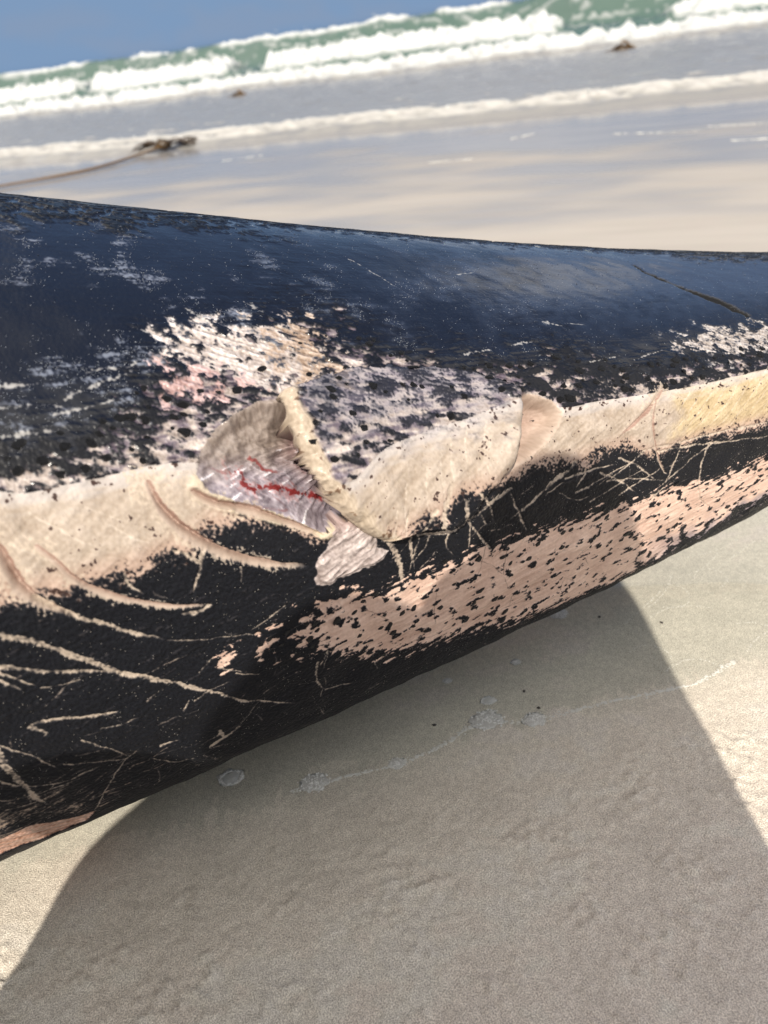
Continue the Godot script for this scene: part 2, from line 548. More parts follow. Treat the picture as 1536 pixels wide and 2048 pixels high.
func sea_at(r: float, q: float) -> Array:
	# [height, share of foam, greenness]
	var n1 := surf_a.get_noise_2d(r * 0.16, 1.0)
	var n2 := surf_a.get_noise_2d(r * 0.55, 9.0)
	var lumps := surf_b.get_noise_2d(r * 1.3, q * 2.4)
	var small := surf_b.get_noise_2d(r * 4.0, q * 7.0)
	var y := 0.0
	var foam := 0.0
	var green := 0.0
	# swash
	var qf := 11.15 + 0.35 * n1 + 0.2 * n2 + 0.08 * surf_a.get_noise_2d(r * 2.2, 4.0)
	var a := q - qf
	y = lerpf(-0.05, 0.02, ss(-0.15, 0.1, a)) + 0.09 * exp(-pow((a - 0.45) / (0.32 if a < 0.45 else 0.75), 2.0)) * (0.75 + 0.9 * lumps)
	foam = ss(0.0, 0.25, a) * (1.0 - ss(0.5, 2.4, a)) * (0.66 + 0.9 * lumps + 0.7 * small)
	# shallow water with streaks of old foam
	y += 0.022 * ss(1.0, 4.0, a) * (lumps + 0.5 * surf_a.get_noise_2d(r * 0.5, q * 1.4))
	foam = maxf(foam, ss(0.30, 0.62, surf_b.get_noise_2d(r * 0.45, q * 2.2) + 0.25 * small - 0.06) * ss(0.6, 2.0, a) * ss(6.0, 2.0, a) * 0.7)
	# three rollers, each farther one higher
	var qc := 22.6 + 0.9 * n1 + 0.6 * n2
	var c := q - qc
	y += 0.25 * exp(-pow((c - 0.6) / (0.4 if c < 0.6 else 1.3), 2.0)) * (0.75 + 0.7 * lumps)
	foam = maxf(foam, ss(-0.05, 0.25, c) * (1.0 - ss(1.3, 2.4, c)) * (0.9 + 0.8 * lumps + 0.4 * small))
	var qb := 29.2 + 1.1 * surf_a.get_noise_2d(r * 0.13, 30.0) + 0.4 * n2
	var b := q - qb
	var seg := ss(-0.24, 0.10, surf_a.get_noise_2d(r * 0.20, 60.0) + ss(2.0, 8.0, r) * 0.6)
	y += (0.26 + 0.40 * seg) * exp(-pow((b - 0.8) / (0.6 if b < 0.8 else 1.7), 2.0)) * (0.9 + 0.35 * lumps)
	foam = maxf(foam, ss(0.25, 0.7, seg + 0.5 * lumps) * ss(-0.05, 0.3, b) * (1.0 - ss(1.2, 2.2, b)) * (1.0 + 0.6 * lumps + 0.35 * small))
	green = ss(-3.5, -0.5, b)
	var qa := 34.0 + 1.2 * surf_a.get_noise_2d(r * 0.1, 80.0)
	var m := q - qa
	var high := 1.16 + 0.12 * surf_a.get_noise_2d(r * 0.16, 120.0) + 0.10 * surf_a.get_noise_2d(r * 0.6, 121.0) + 0.3 * exp(-pow((r + 2.6) / 2.4, 2.0))
	y += high * exp(-pow((m - 1.5) / (1.05 if m < 1.5 else 4.5), 2.0))
	var cap := ss(-0.30, 0.12, surf_a.get_noise_2d(r * 0.25, 150.0) + ss(-3.0, 6.0, r) * 0.6)
	foam = maxf(foam, ss(1.12, 1.34, m + 0.12 * lumps) * (1.0 - ss(2.0, 3.0, m)) * cap * (1.1 + 0.5 * lumps + 0.3 * small))
	foam = maxf(foam, ss(-0.5, 4.5, r) * ss(-0.3, 0.3, m) * (1.0 - ss(2.5, 4.0, m)) * (0.8 + 0.9 * lumps + 0.4 * small))
	foam = maxf(foam, 0.55 * ss(0.12, 0.45, surf_b.get_noise_2d(r * 0.7, q * 2.6) + 0.35 * small) * ss(21.0, 24.0, q) * (1.0 - ss(35.0, 37.0, q)))
	foam = clampf(foam, 0.0, 1.0)
	y += foam * (0.04 + 0.08 * lumps + 0.05 * small) * ss(20.0, 24.0, q) + foam * 0.02 * (1.0 + small) 
	y += 0.12 * ss(40.0, 46.0, q) * surf_a.get_noise_2d(r * 0.2, q * 0.6)
	return [y, foam, green]

func build_sea() -> void:
	surf_a = noise(61, 1.0, 2)
	surf_b = noise(62, 1.0, 3)
	var rs := spread(-30.0, 14.0, 0.085, -700.0, 700.0, 1.25)
	var qs := PackedFloat32Array()
	var q := 10.6
	while q < 42.0:
		qs.append(q)
		q += 0.055 if q < 14.0 else 0.11
	while q < 3500.0:
		qs.append(q)
		q += maxf(0.2, (q - 41.0) * 0.25)
	var v := PackedVector3Array()
	var col := PackedColorArray()
	var foamy := PackedFloat32Array()
	var rough := noise(63, 1.0, 3)
	for r in rs:
		for k in qs:
			var h := sea_at(r, k)
			v.append(Vector3(r * cos(AXIS_ANGLE) + k * sin(AXIS_ANGLE), h[0], -(k * cos(AXIS_ANGLE) - r * sin(AXIS_ANGLE))))
			var g: float = h[2]
			var f: float = ss(0.08, 0.85, h[1])
			var water := Color(0.27, 0.262, 0.245).lerp(Color(0.085, 0.135, 0.11), g)
			col.append(water.lerp(Color(0.57, 0.585, 0.58) * (0.72 + 0.28 * ss(0.4, 1.0, h[1]) + 0.10 * rough.get_noise_2d(r * 1.4, k * 2.0)) if k > 14.0 else Color(0.50, 0.485, 0.455), f))
			foamy.append(f)
	var whole := grid_mesh(rs.size(), qs.size(), v, Vector3.UP, PackedVector2Array(), col)
	# split into smooth water and rough foam along the same grid
	var arrays := whole.surface_get_arrays(0)
	var idx: PackedInt32Array = arrays[Mesh.ARRAY_INDEX]
	var wet := PackedInt32Array()
	var white := PackedInt32Array()
	for i in range(0, idx.size(), 3):
		if foamy[idx[i]] + foamy[idx[i + 1]] + foamy[idx[i + 2]] > 1.0:
			white.append(idx[i]); white.append(idx[i + 1]); white.append(idx[i + 2])
		else:
			wet.append(idx[i]); wet.append(idx[i + 1]); wet.append(idx[i + 2])
	var wm := StandardMaterial3D.new()
	wm.vertex_color_use_as_albedo = true
	wm.roughness = 0.24
	var fm := StandardMaterial3D.new()
	fm.vertex_color_use_as_albedo = true
	fm.roughness = 0.9
	fm.metallic_specular = 0.2
	tag(top("sea_water", array_mesh(v, arrays[Mesh.ARRAY_NORMAL], wet, PackedVector2Array(), col), wm), "green and grey seawater rolling towards the beach", "", "", "structure")
	tag(top("surf_foam", array_mesh(v, arrays[Mesh.ARRAY_NORMAL], white, PackedVector2Array(), col), fm), "white foam of the breaking waves and the swash", "foam", "", "stuff")
	# spray and clots of foam that make the crests ragged
	var rng := RandomNumberGenerator.new()
	rng.seed = 77
	var spots := []
	for i in 15000:
		var r := rng.randf_range(-26.0, 13.0)
		var far := rng.randf() < 0.72
		var k := rng.randf_range(22.0, 37.5) if far else rng.randf_range(10.9, 13.2)
		var h := sea_at(r, k)
		if h[1] < 0.8: continue
		var size := (rng.randf_range(0.008, 0.032) if far else rng.randf_range(0.004, 0.018)) * rng.randf_range(0.6, 1.2)
		var y: float = h[0] + size * rng.randf_range(-0.2, 0.7)
		if far and rng.randf() < 0.10: y += rng.randf_range(0.0, 0.16)
		spots.append([Vector3(r * cos(AXIS_ANGLE) + k * sin(AXIS_ANGLE), y, -(k * cos(AXIS_ANGLE) - r * sin(AXIS_ANGLE))), size])
	for i in 1600:
		var r := -2.6 + rng.randfn(0.0, 1.1)
		var k := 35.6 + rng.randfn(0.0, 0.35)
		var h := sea_at(r, k)
		var size := rng.randf_range(0.012, 0.05)
		spots.append([Vector3(r * cos(AXIS_ANGLE) + k * sin(AXIS_ANGLE), h[0] + absf(rng.randfn(0.0, 0.3)), -(k * cos(AXIS_ANGLE) - r * sin(AXIS_ANGLE))), size])
	var clot := SphereMesh.new()
	clot.radius = 1.0
	clot.height = 1.5
	clot.radial_segments = 7
	clot.rings = 4
	var mm := MultiMesh.new()
	mm.transform_format = MultiMesh.TRANSFORM_3D
	mm.mesh = clot
	mm.instance_count = spots.size()
	for i in spots.size():
		var turn := Basis.from_euler(Vector3(rng.randf() * 0.6, rng.randf() * TAU, rng.randf() * 0.6)).scaled_local(Vector3(rng.randf_range(0.8, 1.9), 1.0, rng.randf_range(0.8, 1.3)) * float(spots[i][1]))
		mm.set_instance_transform(i, Transform3D(turn, spots[i][0]))
	var mi := MultiMeshInstance3D.new()
	mi.name = "foam_clots"
	mi.multimesh = mm
	mi.material_override = paint(Color(0.56, 0.575, 0.57).linear_to_srgb(), 0.95, 0.1)
	add_child(mi)
	tag(mi, "flecks of spray and foam clots along the wave crests", "foam", "", "stuff")

# ---------------------------------------------------------------- whale
func bend(a: float, b: float, c: float, t: float) -> float:
	var k := clampf(t, -1.5, 1.5)
	return b + (c - a) * 0.5 * t + ((a + c) * 0.5 - b) * k * k

func section(s: float) -> PackedVector2Array:
	# twelve control points of the body's cross-section (away from the camera, up)
	var t := clampf((s - 0.4) / 0.9, -1.75, 2.6)
	var u := clampf((s - 0.4) / 0.9, -1.3, 1.6)
	var roof := 0.0582 - 0.0753 * u + 0.0347 * u * u + 0.0127 * u * u * u
	var keel := 0.0746 - 0.0831 * u - 0.0041 * u * u + 0.0128 * u * u * u
	return PackedVector2Array([
		Vector2(bend(1.25, 1.28, 1.20, t), bend(-0.02, 0.02, 0.20, t) + keel * 0.35),
		Vector2(bend(0.97, 0.985, 0.93, t), bend(0.10, 0.11, 0.25, t) + keel),
		Vector2(bend(0.865, 0.885, 0.865, t), bend(0.36, 0.32, 0.37, t) + keel * 0.8),
		Vector2(bend(0.835, 0.845, 0.84, t), bend(0.64, 0.55, 0.49, t) + keel * 0.3),
		Vector2(bend(0.845, 0.85, 0.85, t), bend(0.86, 0.725, 0.60, t)),
		Vector2(bend(0.95, 0.94, 0.92, t), bend(0.965, 0.815, 0.665, t) + roof * 0.35),
		Vector2(bend(1.17, 1.12, 1.03, t), bend(1.05, 0.885, 0.705, t) + roof * 0.8),
		Vector2(bend(1.45, 1.36, 1.16, t), bend(1.10, 0.93, 0.73, t) + roof),
		Vector2(bend(1.75, 1.60, 1.30, t), bend(1.02, 0.865, 0.69, t) + roof),
		Vector2(bend(1.92, 1.72, 1.38, t), bend(0.75, 0.65, 0.55, t) + roof * 0.7 + keel * 0.2),
		Vector2(bend(1.88, 1.70, 1.38, t), bend(0.36, 0.34, 0.37, t) + roof * 0.3 + keel * 0.45),
		Vector2(bend(1.62, 1.55, 1.32, t), bend(0.06, 0.09, 0.23, t) + keel * 0.45)])

func catmull(c: PackedVector2Array, v: float) -> Vector2:
	var i := int(floor(v))
	var f := v - i
	var a := c[(i + 11) % 12]
	var b := c[i % 12]
	var d := c[(i + 1) % 12]
	var e := c[(i + 2) % 12]
	return 0.5 * (2.0 * b + (d - a) * f + (2.0 * a - 5.0 * b + 4.0 * d - e) * f * f + (3.0 * b - a - 3.0 * d + e) * f * f * f)

# the skin's layers: colour, roughness, fine relief and height in millimetres
var skin := PackedByteArray()
var gloss := PackedByteArray()
var relief := PackedByteArray()
var damp := PackedByteArray()
var lift := PackedFloat32Array()
var n_fine: PackedByteArray
var n_mid: PackedByteArray
var n_fibre: PackedByteArray
var n_flake: PackedByteArray
var n_blot: PackedByteArray
var n_cell: PackedByteArray
var n_large: PackedByteArray

func along(flat: Array) -> PackedFloat32Array:
	# a line over s as one value of t per texel column
	var p := smooth_line(flat, 8)
	var out := PackedFloat32Array()
	out.resize(TEX_W)
	var k := 0
	for x in TEX_W:
		var s := S_LOW * 1000.0 + (x + 0.5) * MM_X
		while k < p.size() - 2 and p[k + 1].x < s: k += 1
		var f := clampf((s - p[k].x) / maxf(p[k + 1].x - p[k].x, 0.01), 0.0, 1.0)
		out[x] = lerpf(p[k].y, p[k + 1].y, f)
	return out

func mixin(i: int, r: float, g: float, b: float, f: float) -> void:
	skin[i * 3] = int(lerpf(skin[i * 3], clampf(r, 0, 255), f))
	skin[i * 3 + 1] = int(lerpf(skin[i * 3 + 1], clampf(g, 0, 255), f))
	skin[i * 3 + 2] = int(lerpf(skin[i * 3 + 2], clampf(b, 0, 255), f))

func texel_box(box: Rect2) -> Rect2i:
	var x0 := clampi(int((box.position.x - S_LOW * 1000.0) / MM_X), 0, TEX_W - 1)
	var x1 := clampi(int((box.end.x - S_LOW * 1000.0) / MM_X) + 1, 0, TEX_W - 1)
	var y0 := clampi(int((T_HIGH * 1000.0 - box.end.y) / MM_Y), 0, TEX_H - 1)
	var y1 := clampi(int((T_HIGH * 1000.0 - box.position.y) / MM_Y) + 1, 0, TEX_H - 1)
	return Rect2i(x0, y0, maxi(x1 - x0, 0), maxi(y1 - y0, 0))

func spot(x: int, y: int) -> Vector2:
	return Vector2(S_LOW * 1000.0 + (x + 0.5) * MM_X, T_HIGH * 1000.0 - (y + 0.5) * MM_Y)

var mark_id := PackedInt32Array()
var mark_f := PackedFloat32Array()
var strokes := 0

func stroke(flat: Array, from: float, to: float, color: Vector3, deep: float, strength := 1.0, ragged := 0.5) -> void:
	var p := smooth_line(flat, 5)
	var n := p.size() - 1
	strokes += 1
	for k in n:
		var w0 := lerpf(from, to, float(k) / n) * 0.37
		var w1 := lerpf(from, to, float(k + 1) / n) * 0.37
		var a := p[k]
		var ab := p[k + 1] - a
		var len2 := maxf(ab.length_squared(), 1e-6)
		var box := texel_box(Rect2(a, Vector2.ZERO).expand(p[k + 1]).grow(maxf(w0, w1) * 1.8 + 2.0))
		for y in range(box.position.y, box.end.y):
			for x in range(box.position.x, box.end.x):
				var i := y * TEX_W + x
				var q := spot(x, y)
				q += Vector2(n_mid[i] - 128, n_flake[i] - 128) * 0.022
				var t := clampf((q - a).dot(ab) / len2, 0.0, 1.0)
				var u := (k + t) / n
				var w := lerpf(w0, w1, t) * (1.0 + ragged * ((n_mid[i] - 128) * 0.009 + (n_fine[i] - 128) * 0.009)) * (0.45 + 0.55 * ss(1.0, 0.8, u))
				var d := q.distance_to(a + ab * t)
				var f := (1.0 - ss(w - 1.1, w + 0.9, d)) * strength * clampf(0.95 + (n_mid[i] - 128) * 0.005 + (n_fine[i] - 128) * 0.003, 0.45, 1.0) * ss(1.02, 0.9, u)
				if mark_id[i] != strokes:
					mark_id[i] = strokes
					mark_f[i] = 0.0
				var done := mark_f[i]
				if f <= done + 0.01: continue
				mark_f[i] = f
				lift[i] -= deep * (f - done)
				f = (f - done) / (1.0 - done + 0.001)
				var v := (n_fine[i] - 128) * 0.20 + (n_mid[i] - 128) * 0.12
				mixin(i, color.x + v, color.y + v, color.z + v, f)
				relief[i] = int(lerpf(relief[i], 110 + (n_fine[i] - 128) * 0.3, f))
				gloss[i] = int(lerpf(gloss[i], 150, f))

func paint_skin() -> void:
	n_fine = noise_bytes(noise(101, 0.16, 2), TEX_W, TEX_H, TEX_W, TEX_H)
	n_mid = noise_bytes(noise(102, 0.028, 4), TEX_W, TEX_H, TEX_W, TEX_H)
	n_fibre = noise_bytes(noise(103, 0.11, 3), TEX_W / 8, TEX_H, TEX_W, TEX_H, true)
	n_flake = noise_bytes(noise(104, 0.05, 4), TEX_W / 2, TEX_H, TEX_W, TEX_H, true)
	n_blot = noise_bytes(noise(105, 0.06, 2), TEX_W * 5 / 8, TEX_H, TEX_W, TEX_H)
	var cells := noise(106, 0.09, 1, FastNoiseLite.TYPE_CELLULAR)
	cells.cellular_return_type = FastNoiseLite.RETURN_DISTANCE2_SUB
	n_cell = noise_bytes(cells, TEX_W * 3 / 4, TEX_H, TEX_W, TEX_H)
	n_large = noise_bytes(noise(107, 0.009, 3), TEX_W, TEX_H, TEX_W, TEX_H)
	var count := TEX_W * TEX_H
	skin.resize(count * 3)
	gloss.resize(count)
	relief.resize(count)
	lift.resize(count)
	damp.resize(count)
	mark_id.resize(count)
	mark_f.resize(count)
	var ct := along(CREAM_TOP)
	var cb := along(CREAM_BOT)
	var mt := along(MOTTLE_TOP)
	var pt := along(PINK_TOP)
	var pb := along(PINK_BOT)
	for y in TEX_H:
		var t := T_HIGH * 1000.0 - (y + 0.5) * MM_Y
		var row := y * TEX_W
		for x in TEX_W:
			var i := row + x
			var s := S_LOW * 1000.0 + (x + 0.5) * MM_X
			var a := n_fine[i] - 128.0
			var m := n_mid[i] - 128.0
			var f := n_fibre[i] - 128.0
			var c := n_cell[i] - 128.0
			var lg := n_large[i] - 128.0
			var r := 0.0
			var g := 0.0
			var b := 0.0
			var rough := 0.0
			var fine := 128.0
			var up := 0.0
			var wet := 0.0
			var above := t - ct[x]
			var p := above / maxf(mt[x] - ct[x], 8.0) + m * 0.005 + (n_flake[i] - 128) * 0.0026 + f * 0.0012
			if above > 0.0 and p > 1.0:
				# dark wet upper flank
				var h := ss(142.0, 205.0, n_large[i] + m * 0.5 + f * 0.25) * ss(620.0, 200.0, s) * ss(1270.0, 1150.0, t)
				var fleck := h * ss(-30.0, 95.0, f * 0.8 + a * 0.7 + m * 0.4)
				r = 20.0 + fleck * 92.0 + a * 0.03
				g = 22.0 + fleck * 96.0 + a * 0.03
				b = 30.0 + fleck * 102.0 + a * 0.02
				var sheen := ss(380.0, 1000.0, s + lg * 2.5 + m * 1.5 + f * 0.6) * ss(840.0, 1100.0, t + m * 0.3)  # blue-grey sky sheen painted into the skin colour, stronger up and right
				r += 30.0 * sheen; g += 37.0 * sheen; b += 46.0 * sheen
				rough = 54.0 + 0.16 * lg + fleck * 50.0 + m * 0.06
				fine = 128.0 + a * 0.14 + f * 0.13 + m * 0.10
				up = 1.6
				wet = 215.0
				# peeling along the crest of the back
				var crest := ss(1170.0, 1290.0, t + lg * 0.5) * ss(520.0, 260.0, s + (t - 1250.0)) + ss(1280.0, 1345.0, t + m * 0.4) * 0.8 + ss(1205.0, 1270.0, t + m * 0.4) * ss(1150.0, 1300.0, s) * 0.7
				if crest > 0.15:
					var peel := ss(-16.0, 14.0, n_flake[i] + a * 0.35 - 152.0 + crest * 22.0) * clampf(crest * 1.3, 0.0, 1.0)
					up += 2.8 * peel
					r = lerpf(r, 14.0, peel); g = lerpf(g, 15.0, peel); b = lerpf(b, 18.0, peel)
					rough = lerpf(rough, 110.0, peel)
					wet *= 1.0 - 0.7 * peel
					fine += peel * (a * 0.5 + c * 0.2)
				# flayed streaks just above the pale keel
				var near := ss(2.1, 1.0, p)
				if near > 0.0:
					var flay := near * ss(15.0, 55.0, f * 0.8 + (n_flake[i] - 128) * 0.8 + a * 0.25)
					up += 1.4 * flay
					rough += 45.0 * flay + 14.0 * near
					fine += flay * a * 0.4 + near * f * 0.2
					wet *= 1.0 - 0.6 * near
			elif above > 0.0:
				# flayed, mottled transition
				var bias := 26.0 * ss(110.0, 0.0, s) - 12.0 * ss(90.0, 130.0, s) * ss(330.0, 280.0, s) + 30.0 * ss(640.0, 730.0, s) + 9.0
				var sheared := n_flake[((y - x / 4) & 1023) * TEX_W + x]
				var down := n_fibre[((y - x / 3) & 1023) * TEX_W + x] - 128.0
				var black := sheared * 0.56 + n_blot[i] * 0.22 + a * 0.26 + down * 0.20 + 28.0
				var k := ss(-26.0, 20.0, black + bias - (160.0 - 62.0 * p * p - 14.0 * p))
				var q := clampf(p * 1.35 + f * 0.006 + m * 0.004 + 0.02, 0.0, 1.0)
				var w := a * 0.26 + down * 0.38 + m * 0.16
				r = lerpf(lerpf(186.0, 102.0, q) + w, 16.0 + a * 0.05, k)
				g = lerpf(lerpf(174.0, 92.0, q) + w, 17.0 + a * 0.05, k)
				b = lerpf(lerpf(167.0, 102.0, q) + w, 23.0 + a * 0.05, k)
				rough = 105.0 + a * 0.2
				fine = 128.0 + f * 0.35 + a * 0.32 + c * 0.2 * k
				up = lerpf(0.2 + f * 0.006, 2.3, k)
				wet = 40.0
			else:
				var d := t - cb[x]
				var diag := n_fibre[((y + x / 2) & 1023) * TEX_W + x] - 128.0
				var slant := n_fibre[((y + x / 5) & 1023) * TEX_W + x] - 128.0
				var low := ss(40.0, 4.0, d)
				# pale keel
				var sun_yellow := ss(900.0, 960.0, s + m * 0.3) * ss(0.0, 40.0, d)  # warm sunlight on the keel's right end, painted into its colour
				var w := m * 0.12 + a * 0.10 + lg * 0.08 + diag * 0.07
				var cr := 175.0 + w + sun_yellow * 14.0
				var cg := 161.0 + w * 1.05 + sun_yellow * 9.0 - low * 10.0
				var cbl := 147.0 + w * 1.1 - sun_yellow * 10.0 - low * 11.0
				var fringe := ss(30.0, 0.0, -above + f * 0.1)
				cr = lerpf(cr, 196.0 + f * 0.2, fringe * 0.75); cg = lerpf(cg, 190.0 + f * 0.2, fringe * 0.75); cbl = lerpf(cbl, 188.0 + f * 0.2, fringe * 0.75)
				# specks of dark skin left in the pale band
				var speck := ss(-8.0, 8.0, n_blot[i] + a * 0.55 + lg * 0.15 - 224.0 + low * 20.0 + fringe * 22.0)
				cr = lerpf(cr, 62.0, speck); cg = lerpf(cg, 46.0, speck); cbl = lerpf(cbl, 42.0, speck)
				var dot := ss(84.0, 108.0, a + sun_yellow * 10.0 + m * 0.1)
				cr -= 52.0 * dot; cg -= 58.0 * dot; cbl -= 58.0 * dot
				# lower flank: leathery black skin, flayed pink below
				var br := 14.0 + a * 0.06
				var bg := 16.5 + a * 0.06
				var bb := 24.0 + a * 0.05
				var bup := 1.8
				var bfine := 128.0 + c * 0.42 + a * 0.62 + slant * 0.2
				var brough := 205.0 + a * 0.3
				var e := minf(pt[x] - t, t - pb[x]) + slant * 0.22 + m * 0.26 + (n_flake[i] - 128) * 0.10 + ss(430.0, 160.0, s) * ((n_flake[i] - 128) * 0.30 + m * 0.2 - 5.0)
				if e > -14.0 and s > 80.0:
					var grey := ss(860.0, 1120.0, s) * ss(110.0, 40.0, t - pb[x] + lg * 0.5)
					var edge := ss(30.0, 0.0, e) * 36.0
					var kp := ss(-3.5, 3.5, e + a * 0.06) * ss(9.0, -9.0, n_blot[i] * 0.42 + n_mid[i] * 0.66 + a * 0.16 - 178.0 + edge * 0.8 + grey * 58.0)
					var pw := slant * 0.13 + m * 0.10 + a * 0.08 + lg * 0.10
					br = lerpf(br, lerpf(219.0, 156.0, grey) + pw, kp)
					bg = lerpf(bg, lerpf(189.0, 144.0, grey) + pw * 1.1, kp)
					bb = lerpf(bb, lerpf(172.0, 148.0, grey) + pw * 1.1, kp)
					brough = lerpf(brough, 112.0 + a * 0.2, kp)
					bfine = lerpf(bfine, 128.0 + slant * 0.20 + a * 0.12, kp)
					bup = lerpf(bup, slant * 0.004, kp)
				else:
					var old := 0.5 * ss(70.0, 105.0, slant + m * 0.5 + a * 0.35)
					br += 60.0 * old; bg += 52.0 * old; bb += 46.0 * old
				var kc := ss(-1.0, 1.0, (d + m * 0.15 + lg * 0.10) / 8.0 + a * 0.017 + diag * 0.004)
				r = lerpf(br, cr, kc)
				g = lerpf(bg, cg, kc)
				b = lerpf(bb, cbl, kc)
				rough = lerpf(brough, 150.0 + a * 0.2, kc)
				fine = lerpf(bfine, 128.0 + a * 0.24 + m * 0.2 + diag * 0.16, kc)
				up = lerpf(bup, m * 0.014 + diag * 0.006, kc)
				wet = 20.0 * (1.0 - kc)
			skin[i * 3] = int(clampf(r, 4.0, 255.0))
			skin[i * 3 + 1] = int(clampf(g, 4.0, 255.0))
			skin[i * 3 + 2] = int(clampf(b, 4.0, 255.0))
			gloss[i] = int(clampf(rough, 20.0, 255.0))
			relief[i] = int(clampf(fine, 0.0, 255.0))
			damp[i] = int(wet)
			lift[i] = up + lg * (0.028 - 0.020 * ss(40.0, 120.0, above))
	paint_patches()
	for k in SCARS: stroke(k["line"], k["from"], k["to"], Vector3(184, 169, 153), 1.9, 0.95, 0.5)
	for k in CREAM_SCARS: stroke(k["line"], k["from"], k["to"], Vector3(200, 188, 174), 0.7, 0.55)
	for k in SCUFFS: stroke(k["line"], k["from"], k["to"], Vector3(176, 172, 166), 0.2, 0.75, 2.0)
	var rng := RandomNumberGenerator.new()
	rng.seed = 311
	for k in 210:   # hairline scratches
		var s := rng.randf_range(-360.0, 1300.0)
		var t := rng.randf_range(215.0, 640.0) if k % 3 else rng.randf_range(215.0, 420.0)
		var ang := rng.randf_range(-0.5, 0.9) + (1.5 if rng.randf() < 0.25 else 0.0)
		var size := rng.randf_range(15.0, 70.0)
		var e := Vector2(s, t) + Vector2(cos(ang), sin(ang)) * size
		stroke([s, t, (s + e.x) * 0.5 + rng.randf_range(-4, 4), (t + e.y) * 0.5 + rng.randf_range(-4, 4), e.x, e.y], 2.2, 1.2, Vector3(166, 149, 134), 0.6, rng.randf_range(0.15, 0.8), 1.5)
	for k in 120:   # scuffed clusters low on the left
		var s := rng.randfn(-240.0, 75.0)
		var t := rng.randfn(300.0, 38.0)
		var ang := rng.randf_range(-0.15, 0.5)
		var e := Vector2(s, t) + Vector2(cos(ang), sin(ang)) * rng.randf_range(25.0, 95.0)
		stroke([s, t, e.x, e.y], 2.6, 1.4, Vector3(168, 148, 130), 0.4, rng.randf_range(0.2, 0.75), 1.6)
	for k in 34:   # dark hairlines over the pink
		var s := rng.randf_range(350.0, 1200.0)
		var t := rng.randf_range(330.0, 540.0)
		var ang := rng.randf_range(0.0, PI)
		var e := Vector2(s, t) + Vector2(cos(ang), sin(ang)) * rng.randf_range(25.0, 90.0)
		stroke([s, t, (s + e.x) * 0.5 + rng.randf_range(-6, 6), (t + e.y) * 0.5 + rng.randf_range(-6, 6), e.x, e.y], 1.5, 1.2, Vector3(60, 42, 36), 0.0, 0.55, 1.0)

func nearest_on(q: Vector2, p: PackedVector2Array) -> Vector2:
	var best := 1e12
	var at := p[0]
	for i in p.size() - 1:
		var ab := p[i + 1] - p[i]
		var c := p[i] + ab * clampf((q - p[i]).dot(ab) / maxf(ab.length_squared(), 1e-6), 0.0, 1.0)
		if q.distance_squared_to(c) < best:
			best = q.distance_squared_to(c)
			at = c
	return at

